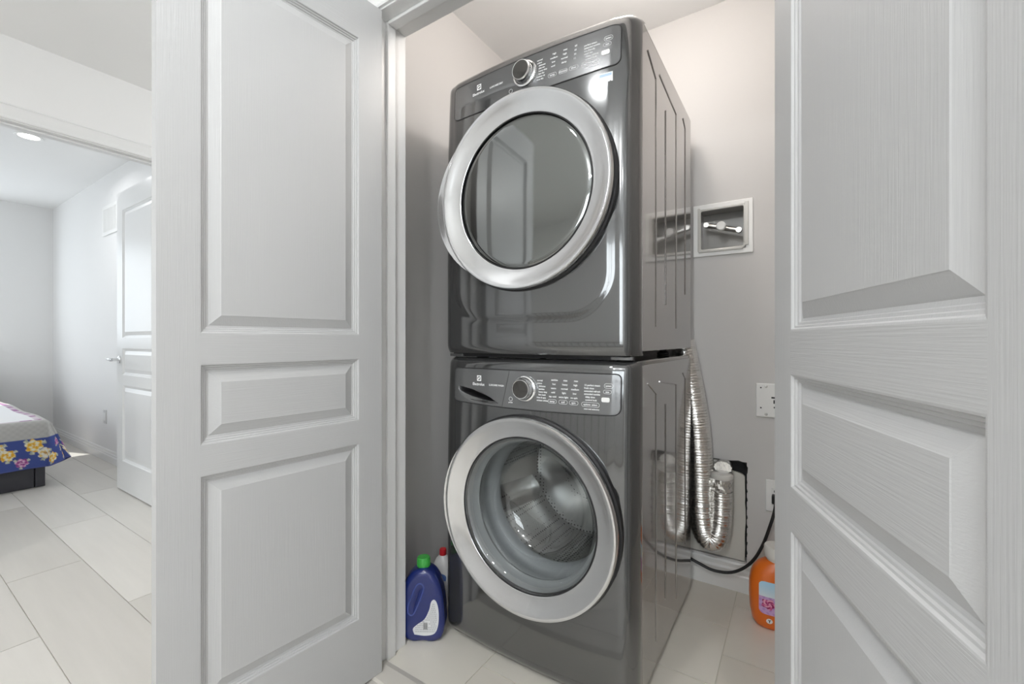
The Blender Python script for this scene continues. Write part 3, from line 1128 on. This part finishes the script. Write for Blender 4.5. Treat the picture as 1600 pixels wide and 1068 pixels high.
# resample evenly
acc = [0]
for i in range(1, len(raw)):
    acc.append(acc[-1] + math.dist(raw[i], raw[i - 1]))
NP = 760
path = []
j = 0
for k in range(NP + 1):
    s = acc[-1] * k / NP
    while j < len(acc) - 2 and acc[j + 1] < s:
        j += 1
    q = (s - acc[j]) / max(1e-9, acc[j + 1] - acc[j])
    path.append(tuple(raw[j][c] + (raw[j + 1][c] - raw[j][c]) * q - (ox, oy, oz)[c] for c in range(3)))
random.seed(3)
wob = [random.uniform(-.0012, .0012) for _ in range(NP + 1)]
MB().tube(path, lambda i: (.049 if i < 540 else .049 - .008 * min(1, (i - 540) / 110)) + .0022 * (abs((i / 4.0) % 2 - 1) - .5) + wob[i], 28, caps=False).build('flexible_hose', FOIL, duct, angle=80)
cl = MB()


def coll(i, j):
    a = 2 * pi * i / 40
    z = .385 + .082 * j / 9
    r = .040 + .0016 * sin(i * 2.1 + j * 1.7) * (1 if j not in (0, 9) else 0)
    return (-.259 + r * cos(a) - ox, 1.950 + r * sin(a) * .95 - oy, z - oz)


cl.grid(coll, 40, 10, close_u=True)
cl.build('taped_collar', FOIL, duct, angle=20)
MB().lathe([(.0415, 0), (.0435, .004), (.043, .014), (.040, .020), (.030, .022), (.0005, .022)], 40, (-.259 - ox, 1.950 - oy, .465 - oz)).build('collar_cap', mat('duct_cap', (.72, .70, .66), .4), duct)
stub = MB()


def stf(i, j):
    a = 2 * pi * i / 40
    yv = 1.955 + .045 * j / 7
    r = .033 + .0022 * sin(i * 1.9 + j * 2.3) * (1 if j < 4 else .2)
    return (-.255 + r * cos(a) - ox, yv - oy, .507 + r * .72 * sin(a) - oz)


stub.grid(stf, 40, 8, close_u=True)
stub.add([stf(i, 0) for i in range(40)], [tuple(range(40))])
stub.build('wall_stub', FOIL, duct, angle=25)

# outlets
o1 = thing('dryer_outlet', 'square white dryer outlet plate with round prong holes on the closet wall', 'outlet', (-.072, CYB, .787))
MB().box(-.068, .068, -.009, 0, -.067, .067).build('plate', PLASTIC, o1, smooth=False, bevel=.004, seg=3)
for zz in (-.055, .055):
    MB().lathe([(0, -.0115), (.005, -.0105), (.006, -.008), (.006, 0), (0, 0)], 12, (-.032, 0, zz), 'y').build('screw', METAL, o1)
for (q, s_, hx, hz) in ((-.008, .012, .006, .003), (-.004, -.004, .003, .007), (.012, .012, .003, .006), (.000, -.026, .006, .003), (-.05, .05, .0025, .0025), (-.05, -.03, .0025, .0025)):
    MB().box(q - hx, q + hx, -.0098, -.004, s_ - hz, s_ + hz).build('slot', BLACK, o1, smooth=False)
o2 = thing('wall_outlet', 'white rectangular wall outlet with the black cord plugged in', 'outlet', (-.070, CYB, .4115))
MB().box(-.036, .036, -.007, 0, -.0625, .0625).build('plate', PLASTIC, o2, smooth=False, bevel=.003, seg=3)
MB().box(-.017, .017, -.0095, 0, -.034, .034).build('socket_face', PLASTIC, o2, smooth=False, bevel=.002)
for zz in (-.016, .020):
    for q in (-.006, .006):
        MB().box(q - .0012, q + .0012, -.0100, -.005, zz - .004, zz + .004).build('slot', BLACK, o2, smooth=False)
cord = thing('power_cord', 'black power cord drooping from the wall outlet behind the washing machine', 'cord', (-.07, CYB - .03, .36))
cp = [(-.070, CYB - .030, .400), (-.073, CYB - .048, .372), (-.086, CYB - .055, .318), (-.115, CYB - .06, .225), (-.155, CYB - .062, .150), (-.215, CYB - .062, .098),
      (-.285, CYB - .06, .083), (-.345, CYB - .058, .096), (-.40, CYB - .055, .112), (-.48, CYB - .055, .13)]
MB().tube([(p[0] + .07, p[1] - CYB + .03, p[2] - .36) for p in catmull(cp, 10)], .0058, 10).build('cable', BLACK, cord)
MB().box(-.014, .014, -.006, .0205, .028, .062).build('plug', BLACK, cord, smooth=False, bevel=.004, seg=3)

# closet lamp (flush dome on the closet ceiling)
cl_ = thing('closet_ceiling_lamp', 'round warm glass ceiling lamp in the laundry closet', 'lamp', (-.45, 1.36, HC))
MB().lathe([(0, 0), (.13, 0), (.13, -.018), (.122, -.022), (0, -.022)], 40).build('base', PLASTIC, cl_)
MB().lathe([(.118, -.022), (.116, -.045), (.095, -.075), (.055, -.092), (.0005, -.097)], 40).build('glass_dome', LAMPW, cl_)
light('closet_bulb', 'POINT', (-.45, 1.36, HC - .20), (0, 0, 0), 8.6, (1.0, .94, .89), .07)


# fill light added to brighten the landing: unseen globe lamp behind the camera
gl_ = thing('globe_fill_lamp', 'unseen white glass globe lamp added on the landing for fill light', 'lamp', (-.15, -.80, HC))
MB().lathe([(0, 0), (.065, 0), (.065, -.012), (.05, -.022), (.012, -.026), (.012, -.10), (.03, -.105), (.03, -.12)], 32).build('stem', METAL, gl_)
MB().lathe([(.03, -.115), (.07, -.135), (.10, -.17), (.112, -.215), (.10, -.26), (.07, -.295), (.03, -.312), (.0005, -.315)], 36).build('globe', clear_glass('globe_glass', (.95, .95, .94)), gl_)
light('globe_fill_bulb', 'POINT', (-.15, -.80, HC - .215), (0, 0, 0), 30, (.97, .985, 1.0), .06)


# ------------------------------------------------------------------ downlights
def downlight(x, y, label, power, color=(.98, .99, 1.0), group='recessed ceiling lights'):
    t = thing('recessed_light', label, 'ceiling light', (x, y, HC), group=group)
    MB().lathe([(.052, -.001), (.054, -.004), (.068, -.006), (.072, -.003), (.072, 0)], 40).build('trim_ring', PLASTIC, t)
    MB().lathe([(.053, -.002), (.0005, -.003)], 40).build('lens', LAMP, t)
    o = light('downlight', 'AREA', (x, y, HC - .010), (0, 0, 0), power, color, .11, shape='DISK', spread=radians(165))
    return t


downlight(-.68, .13, 'recessed ceiling light on the landing in front of the closet', 4.5)
downlight(-2.25, -.85, 'unseen recessed fill light added on the landing by the bedroom wall', 11)  # out of view, added to brighten the landing
downlight(.55, -1.2, 'unseen recessed fill light added on the landing by the side wall', 11)  # another added fill light, behind the camera
downlight(-4.46, .687, 'recessed ceiling light in the bedroom above the foot of the bed', 4)
gl2 = thing('globe_fill_lamp', 'unseen white glass globe lamp added in the corridor beside the closet for fill light', 'lamp', (-2.2, 1.55, HC))  # unseen lamp added to lighten the landing wall and ceiling
for ch in list(gl_.children):
    c2 = ch.copy()
    COL.objects.link(c2)
    c2.parent = gl2
light('globe_fill_bulb', 'POINT', (-2.2, 1.55, HC - .215), (0, 0, 0), 8, (.97, .985, 1.0), .06)


# ------------------------------------------------------------------ stair railing across the landing (seen mirrored in the machines)
IRON = mat('railing_iron', (.02, .02, .02), .4)
WOODR = mat('railing_wood', (.10, .06, .035), .35)
rl = thing('stair_railing', 'dark stair railing with iron balusters on the landing', 'railing', (-1.0, -1.75, 0))
MB().prism([(-.03, .93), (.03, .93), (.032, .955), (.02, .975), (-.02, .975), (-.032, .955)], -1.55, 1.85, 'yz').build('handrail', WOODR, rl, angle=50)
MB().box(-1.55, 1.85, -.035, .035, 0, .03).build('base_rail', WOODR, rl, smooth=False, bevel=.004)
for xx in (-1.6, 1.9):
    MB().box(xx - .045, xx + .045, -.045, .045, 0, 1.06).build('newel_post', WOODR, rl, smooth=False, bevel=.006)
bal = None
for k in range(29):
    if bal is None:
        o = MB().box(-.008, .008, -.008, .008, .03, .93).build('baluster', IRON, rl, smooth=False)
        bal = o.data
    else:
        o = bpy.data.objects.new('baluster', bal)
        COL.objects.link(o)
        o.parent = rl
    o.location = (-1.44 + k * .115, 0, 0)


# ------------------------------------------------------------------ bottles
def loft(mb, secs, n=48, cap=True):
    """secs = [(z, cx, cy, rx, ry, exponent)]"""
    vs = []
    for z, cx_, cy_, rx, ry, e in secs:
        for k in range(n):
            a = 2 * pi * k / n
            c_, s_ = cos(a), sin(a)
            vs.append((cx_ + rx * (abs(c_) ** (2 / e)) * (1 if c_ >= 0 else -1), cy_ + ry * (abs(s_) ** (2 / e)) * (1 if s_ >= 0 else -1), z))
    fs = []
    for j in range(len(secs) - 1):
        for k in range(n):
            a, b = j * n + k, j * n + (k + 1) % n
            fs.append((a, b, b + n, a + n))
    if cap:
        fs += [tuple(range(n))[::-1], tuple(range((len(secs) - 1) * n, len(secs) * n))]
    return mb.add(vs, fs)


# orange detergent bottle beside the right door leaf
ob = thing('detergent_bottle', 'orange laundry detergent bottle with a pink rose label on the tile floor', 'bottle', (-.060, 1.835, 0), radians(8))
ob.scale = (1, 1, .88)
ORANGE = mat('orange_plastic', (.80, .165, .012), .28, coat=.3)
osec = [(0.0, 0, 0, .066, .040, 2.6), (.006, 0, 0, .074, .046, 2.6), (.02, 0, 0, .081, .050, 2.6), (.06, 0, 0, .088, .052, 2.7), (.12, 0, 0, .091, .053, 2.7), (.17, 0, 0, .090, .053, 2.7),
        (.205, 0, 0, .085, .050, 2.6), (.230, 0, 0, .076, .046, 2.5), (.250, 0, 0, .062, .041, 2.3), (.262, 0, 0, .046, .036, 2.1), (.268, 0, 0, .034, .032, 2)]


def bottle_radius(secs, z):
    for a, b in zip(secs, secs[1:]):
        if a[0] <= z <= b[0]:
            q = (z - a[0]) / (b[0] - a[0])
            return [a[i] + (b[i] - a[i]) * q for i in range(1, 6)]
    return list(secs[-1][1:])


loft(MB(), osec).build('bottle_body', ORANGE, ob, angle=60)
MB().lathe([(.033, .262), (.035, .270), (.035, .276), (.042, .280), (.043, .318), (.040, .324), (.0005, .325)], 36).build('pour_cap', mat('milky_cap', (.80, .78, .74), .25, coat=.3), ob)


def bottle_label(parent, secs, x0, x1, z0, z1, side, colour, name, mt, nu=70, nv=70, lift=.0012):
    m = MB()
    cols = []

    def fn(i, j):
        u, v = i / (nu - 1), j / (nv - 1)
        # rounded corners
        z = z0 + (z1 - z0) * v
        r = .018
        e = 0
        for zc, zz in ((z0, z), (z1, z)):
            if abs(zz - zc) < r:
                q = 1 - abs(zz - zc) / r
                e = max(e, r * (1 - sqrt(max(0, 1 - q * q))))
        x = x0 + e + (x1 - x0 - 2 * e) * u
        cx_, cy_, rx, ry, ex = bottle_radius(secs, z)
        yy = ry * max(0, 1 - abs(x / rx) ** ex) ** (1 / ex)
        cols.append(colour(u, v))
        return (x, cy_ + side * (yy + lift), z)
    m.grid(fn, nu, nv)
    o = m.build(name, mt, parent, angle=80)
    ca = o.data.color_attributes.new('Print', 'FLOAT_COLOR', 'POINT')
    for k, c in enumerate(cols):
        ca.data[k].color = (*c, 1)
    return o


def rose(u, v, cx_, cy_, R, dark, mid, lite):
    dx, dy = u - cx_, v - cy_
    r = hypot(dx, dy) / R
    if r > 1:
        return None
    a = atan2(dy, dx)
    edge = 0.86 + .14 * cos(5 * a + .7)
    if r > edge:
        return None
    s = sin(9 * r + 1.0 * a) * .5 + .5 * sin(5 * a + 11 * r)
    if s > .25:
        return lite
    if s > -.35:
        return mid
    return dark


def lab_orange(u, v):
    if v > .55:
        t = (v - .55) / .45
        if hypot(u - .62, v - .66) < .14:
            return (.85, .62, .12)
        return (.75 - .35 * t, .85 - .15 * t, .92)
    c = rose(u, v / .9, .24, .36, .20, (.28, .01, .09), (.62, .10, .28), (.85, .42, .58))
    if c:
        return c
    c = rose(u, v / .9, .66, .34, .18, (.28, .01, .09), (.62, .10, .28), (.85, .42, .58))
    if c:
        return c
    return (.62, .38, .68) if sin(u * 40) * sin(v * 33) < .3 else (.50, .28, .60)


def lab_back(u, v):
    r = hypot((u - .5) * 1.0, v - .60)
    if r < .12:
        return (.05, .10, .45)
    if r < .24:
        return (.9, .65, .05)
    if r < .33:
        return (.85, .25, .02)
    if v < .35:
        return (.45, .35, .55) if sin(v * 60) > 0 else (.75, .6, .7)
    return (.90, .55, .08)


LABEL = vcol_mat('label_print', .35, coat=.2)
bottle_label(ob, osec, -.062, .062, .065, .195, -1, lab_orange, 'front_label', LABEL)
bottle_label(ob, osec, -.062, .062, .065, .205, 1, lab_back, 'back_label', LABEL)
ic = MB()
icx, icz = -.030, .040
q = bottle_radius(osec, icz)
iy = -(q[3] * (1 - abs(icx / q[2]) ** q[4]) ** (1 / q[4])) - .0015
ic.lathe([(.010, 0), (.0005, -.0002)], 20, (icx, iy, icz), 'y')
ic.build('round_mark', PRINT, ob)
MB().prism([(icx - .004, icz + .005), (icx - .001, icz), (icx - .001, icz - .006), (icx + .0015, icz - .006), (icx + .0015, icz + .001), (icx + .005, icz + .005), (icx + .002, icz + .006),
            (icx, icz + .003), (icx - .002, icz + .006)], iy - .0012, iy - .0004, 'xz').build('mark_symbol', PRINTD, ob, smooth=False)

# blue bottle with handle opening, green cap
bb = thing('detergent_jug', 'translucent blue detergent jug with a green cap beside the washing machine', 'bottle', (-1.084, 1.099, 0), radians(32))
bb.scale = (.89, .80, .92)
BLUE = mat('blue_plastic', (.010, .022, .145), .18, coat=.5)


def curve_solid(name, outlines, half, bev, material, parent, res=10):
    """rounded extruded outline (with holes) in the local xz plane"""
    c = bpy.data.curves.new(name, 'CURVE')
    c.dimensions = '2D'
    c.fill_mode = 'BOTH'
    c.extrude = half - bev
    c.bevel_depth = bev
    c.bevel_resolution = 5
    for ol in outlines:
        s = c.splines.new('BEZIER')
        s.bezier_points.add(len(ol) - 1)
        for p, (x, z) in zip(s.bezier_points, ol):
            p.co = (x, z, 0)
            p.handle_left_type = p.handle_right_type = 'AUTO'
        s.use_cyclic_u = True
        s.resolution_u = res
    o = bpy.data.objects.new(name, c)
    COL.objects.link(o)
    bpy.context.view_layer.update()
    dg = bpy.context.evaluated_depsgraph_get()
    me = o.evaluated_get(dg).to_mesh()
    m = MB().add([(v.co.x, -v.co.z, v.co.y) for v in me.vertices], [tuple(p.vertices) for p in me.polygons])
    o.evaluated_get(dg).to_mesh_clear()
    bpy.data.objects.remove(o)
    bpy.data.curves.remove(c)
    return m.build(name, material, parent, angle=60)


BV = .020
body = [(-.052, .022), (0, .019), (.052, .022), (.062, .045), (.063, .10), (.058, .150), (.048, .195), (.034, .226), (.014, .243), (-.008, .245), (-.034, .232), (-.054, .205),
        (-.063, .165), (-.065, .11), (-.062, .05)]
hole = [(-.044, .118), (-.036, .110), (-.026, .116), (-.012, .145), (0.0, .178), (.004, .196), (-.006, .206), (-.018, .200), (-.032, .170), (-.043, .138)]
# raised grip rim sits round the opening
curve_solid('jug_body', [body, hole], .045, BV, BLUE, bb)
# pale lines of the grip moulding
rim = [(p[0] * 1.25 - .000, .158 + (p[1] - .158) * 1.22) for p in hole]
MB().tube([(x, -.0445, z) for x, z, _q in catmull([(a, b, 0) for a, b in rim + [rim[0]]], 6)[:-1]], .0030, 8, closed=True).build('grip_rim', mat('blue_plastic_rim', (.05, .08, .30), .15, coat=.5), bb)
MB().lathe([(.022, .238), (.020, .262), (.020, .272), (.0005, .273)], 30, (-.004, 0, .0)).build('neck', mat('clear_blue_neck', (.35, .40, .55), .12, coat=.5), bb)
gc = MB()
gp = [(.0225, .0), (.0245, .002), (.0245, .032), (.0225, .036), (.0005, .037)]
gc.lathe(gp, 36, (-.004, 0, .262))
gcap = gc.build('cap', mat('green_cap', (.05, .36, .06), .35), bb)
for k in range(24):
    a = 2 * pi * k / 24
    MB().box(-.0008, .0008, .0235, .0256, .266, .294).build('cap_ridge', MATS['green_cap'], gcap, smooth=False)
    o = gcap.children[-1]
    o.location = (-.004, 0, 0)
    o.rotation_euler = (0, 0, a)
lab = [(-.030, .030), (.012, .026), (.046, .034), (.060, .062), (.063, .105), (.058, .140), (.047, .158), (.034, .150), (.026, .120), (.008, .086), (-.020, .066), (-.036, .050)]
lab_s = catmull([(x, z, 0) for x, z in lab] + [(lab[0][0], lab[0][1], 0)], 6)[:-1]
lb = MB().prism([(p[0], p[1]) for p in lab_s], -.0462, -.0448, 'xz').build('back_label', mat('label_white', (.72, .73, .74), .4), bb, smooth=False)
tx = MB()
random.seed(11)
for r_ in range(15):
    zc = .040 + .0072 * r_
    bl_ = [(.030, -.028), (.055, -.032), (.068, -.014), (.088, .012), (.120, .029), (.150, .038)]
    xl = next((a[1] + (b[1] - a[1]) * (zc - a[0]) / (b[0] - a[0]) for a, b in zip(bl_, bl_[1:]) if a[0] <= zc <= b[0]), .04) + .003
    xr = .050 + min(.006, (zc - .035) * .2) - max(0, zc - .12) * .25
    x = max(xl, -.026)
    while x < xr - .004:
        wd = random.uniform(.003, .009)
        if not (.002 < x < .022 and .048 < zc < .078):
            tx.prism([(x, zc), (min(x + wd, xr), zc), (min(x + wd, xr), zc + .0022), (x, zc + .0022)], -.0466, -.0461, 'xz')
        x += wd + .0018
tx.build('small_print', mat('label_grey_print', (.35, .36, .38), .5), lb, smooth=False)['kind'] = 'stuff'
bc = MB()
x = .004
while x < .020:
    wd = random.choice((.0006, .0010, .0016))
    bc.prism([(x, .050), (x + wd, .050), (x + wd, .074), (x, .074)], -.0466, -.0461, 'xz')
    x += wd + random.choice((.0006, .0010))
bc.build('barcode', PRINTD, lb, smooth=False)['kind'] = 'stuff'

# white bottle with a red cap behind it
wb = thing('cleaner_bottle', 'white plastic bottle with a red cap behind the blue jug', 'bottle', (-1.168, 1.285, 0))
wb.scale = (.80, .80, .77)
loft(MB(), [(0, 0, 0, .050, .034, 2.5), (.008, 0, 0, .056, .038, 2.5), (.06, 0, 0, .058, .040, 2.5), (.13, 0, 0, .056, .039, 2.4), (.185, 0, 0, .050, .036, 2.3), (.215, 0, 0, .036, .030, 2.1),
            (.232, 0, 0, .020, .019, 2), (.240, 0, 0, .016, .016, 2)], 40).build('bottle_body', mat('white_bottle', (.80, .80, .79), .3), wb, angle=60)
MB().lathe([(.0165, .236), (.0175, .238), (.017, .262), (.015, .267), (.0005, .268)], 28).build('cap', mat('red_cap', (.62, .02, .03), .35), wb)
bottle_label(wb, [(0, 0, 0, .050, .034, 2.5), (.06, 0, 0, .058, .040, 2.5), (.13, 0, 0, .056, .039, 2.4), (.185, 0, 0, .050, .036, 2.3)], -.045, .045, .05, .16, -1,
             lambda u, v: (.10, .20, .50) if v > .7 else ((.55, .56, .58) if sin(v * 70) > .3 and sin(u * 31 + v * 9) > -.5 else (.74, .75, .76)), 'label', LABEL, 40, 40)


# ------------------------------------------------------------------ bedroom
# bed frame, mattress, quilt, pillow
BFX, BY1, BY0 = -4.445, 0.762, -0.86
bed = thing('bed', 'dark charcoal platform bed under the floral quilt', 'bed', (BFX, BY1, 0))
CH = mat('bed_charcoal', (.045, .045, .055), .45)
MB().box(-.03, 0, -(BY1 - BY0), -.052, 0, .30).build('footboard', CH, bed, smooth=False, bevel=.003)
MB().box(-.05, .006, -.049, .0, 0, .30).build('corner_post', CH, bed, smooth=False, bevel=.004)
MB().box(-2.08, -.052, -.032, -.004, 0.0, .30).build('side_rail', CH, bed, smooth=False, bevel=.003)
MB().box(-2.08, -.052, BY0 - BY1 + .004, BY0 - BY1 + .032, 0.0, .30).build('side_rail', CH, bed, smooth=False, bevel=.003)
MB().box(-2.14, -2.08, BY0 - BY1, 0, 0, .72).build('headboard', CH, bed, smooth=False, bevel=.006)
MB().box(-2.07, -.055, BY0 - BY1 + .035, -.035, .20, .24).build('slat_base', CH, bed, smooth=False)
MB().box(-2.06, -.005, BY0 - BY1 + .02, -.02, .245, .455).build('mattress', mat('mattress_white', (.8, .8, .8), .9), bed, bevel=.04, seg=4)

TOPZ = .468
QX0, QX1, QY0, QY1 = BFX - 2.02, BFX + .006, BY0 - .004, BY1 + .004
DROP = .335
FLOWERS = []
random.seed(21)
for k in range(80):
    FLOWERS.append((k * .0575 + random.uniform(-.008, .008), (.058, .150, .100)[k % 3] + random.uniform(-.010, .012), random.uniform(.030, .050),
                    'ypwypyw'[k % 7]))


def quilt_colour(e, along):
    """e = distance from the hem; along = running length of the border"""
    if e < .010:
        return (.08, .10, .30)
    if e < .205:
        al = along % 4.6
        for fx, fy, fr_, ty in FLOWERS:
            dx, dy = al - fx, e - fy
            if abs(dx) > .07 or abs(dy) > .07:
                continue
            r = hypot(dx, dy) / fr_
            a = atan2(dy, dx)
            ed = .88 + .12 * cos(6 * a + fx * 9)
            if r < ed:
                s = sin(8 * r - a * 2) + .6 * sin(5 * a + 7 * r)
                if ty == 'y':
                    return (.80, .42, .03) if s < -.35 else ((.88, .66, .22) if s < .5 else (.86, .82, .66))
                if ty == 'w':
                    return (.52, .30, .10) if r < .22 else ((.82, .79, .70) if s > -.5 else (.78, .55, .18))
                return (.30, .06, .25) if s < -.4 else ((.55, .16, .42) if s < .5 else (.78, .55, .70))
            if r < 1.28 and cos(3 * a + fx * 5) > .8:
                return (.42, .45, .36) if sin(a * 9) > 0 else (.62, .62, .50)
        return (.055, .085, .30)
    if e < .350:
        g = .50 + .03 * sin(along * 160) * sin(e * 170)
        return (g, g * .985, g * .95)
    if e < .385:
        s = sin(along * 70) + sin(along * 31 + 1)
        return (.36, .18, .34) if s > .2 else (.62, .55, .60)
    return (.82, .82, .83)


def quilt():
    m = MB()
    cols = []
    st_ = .0052
    us = []
    x = QX0
    nX = int((QX1 + DROP - (QX1 - .75)) / st_)
    us = [QX0 + (QX1 - .75 - QX0) * k / 14 for k in range(14)] + [QX1 - .75 + (QX1 + DROP - QX1 + .75) * k / nX for k in range(nX + 1)]
    nY = int((.75 + DROP) / st_)
    vs_ = [QY0 - DROP + (QY1 - .75 - QY0 + DROP) * k / 90 for k in range(90)] + [QY1 - .75 + (.75 + DROP) * k / nY for k in range(nY + 1)]

    def fn(i, j):
        u, v = us[i], vs_[j]
        a = max(0.0, u - QX1)
        b = max(0.0, v - QY1)
        b2 = max(0.0, QY0 - v)
        bb_, sg = (b, 1) if b > 0 else (b2, -1)
        e = min(QX1 + DROP - u, QY1 + DROP - v, v - (QY0 - DROP))
        along = v if (QX1 + DROP - u) <= min(QY1 + DROP - v, v - QY0 + DROP) else u + 9.0
        cols.append(quilt_colour(e, along + 20))
        d_ = max(a, bb_)
        dh = hypot(a, bb_)
        x_ = min(u, QX1)
        y_ = max(QY0, min(v, QY1))
        z_ = TOPZ + .006 * sin(u * 7) * sin(v * 6)
        if d_ > 0:
            mixc = 2 * min(a, bb_) / (a + bb_ + 1e-9)           # 1 on the corner diagonal
            th_ = atan2(bb_, a) if a > 0 and bb_ > 0 else 0.0
            ph = radians(4 + 20 * abs(sin(2 * th_)) ** .7 - 10 * mixc ** 6)
            soft = .030
            dd = d_ - soft * (1 - math.exp(-d_ / soft)) * .35
            out = d_ * sin(ph) + .016 * (1 - math.exp(-d_ / .02))
            wave = .010 * sin(v * 16 + u * 3) * min(1, d_ / .2) * (1 - mixc) if a >= bb_ else .010 * sin(u * 15) * min(1, d_ / .2) * (1 - mixc)
            x_ += (a / dh) * (out + wave)
            y_ += sg * (bb_ / dh) * (out + wave)
            z_ -= dd * cos(ph) * min(1.0, 1 - .10 * mixc)
        return (x_, y_, z_)
    m.grid(fn, len(us), len(vs_))
    o = m.build('quilt', vcol_mat('quilt_print', .85, bump=((90, 90, 90), .25, .004)), angle=80, solid=.008)
    ca = o.data.color_attributes.new('Print', 'FLOAT_COLOR', 'POINT')
    for k, c in enumerate(cols):
        ca.data[k].color = (*c, 1)
    return tag(o, 'white quilt with a grey band and navy floral border draped over the bed', 'quilt')


quilt()
pl = MB()


def pf_(i, j):
    a, b = i / 20 * 2 - 1, j / 20 * 2 - 1
    return a, b, .075 * ((1 - a ** 4) * (1 - b ** 4)) ** .5


for sgn in (1, -1):
    pl.grid(lambda i, j: (-6.20 + .22 * pf_(i, j)[0], .32 + .34 * pf_(i, j)[1], .575 + sgn * pf_(i, j)[2]), 21, 21, flip=sgn < 0)
tag(pl.build('pillow', mat('pillow_white', (.8, .8, .8), .9), angle=80), 'white pillow at the head of the bed', 'pillow')

# air grille on the bedroom wall
vg = thing('air_grille', 'white wall air grille with upright louvres above the bedroom door', 'air grille', (-4.83, BYR, 2.045))
wall_panels(MB(), 'y', -.010, 0, -.195, .195, -.125, .125, [(-.165, .165, -.095, .095)]).build('frame', PLASTIC, vg, smooth=False, bevel=.003)
MB().box(-.165, .165, -.002, -.0005, -.095, .095).build('backing', mat('grille_back', (.30, .30, .30), .8), vg, smooth=False)
sl = None
for k in range(17):
    if sl is None:
        o = MB().box(-.0065, .0065, -.009, -.003, -.095, .095).build('louvre', PLASTIC, vg, smooth=False)
        sl = o.data
    else:
        o = bpy.data.objects.new('louvre', sl)
        COL.objects.link(o)
        o.parent = vg
    o.location = (-.155 + k * .0194, 0, 0)
bo = thing('bedroom_outlet', 'white outlet low on the bedroom wall', 'outlet', (-4.975, BYR, .37))
MB().box(-.036, .036, -.006, 0, -.058, .058).build('plate', mat('outlet_offwhite', (.66, .66, .65), .4), bo, smooth=False, bevel=.003)
MB().box(-.017, .017, -.0085, 0, -.034, .034).build('socket_face', PLASTIC, bo, smooth=False, bevel=.002)
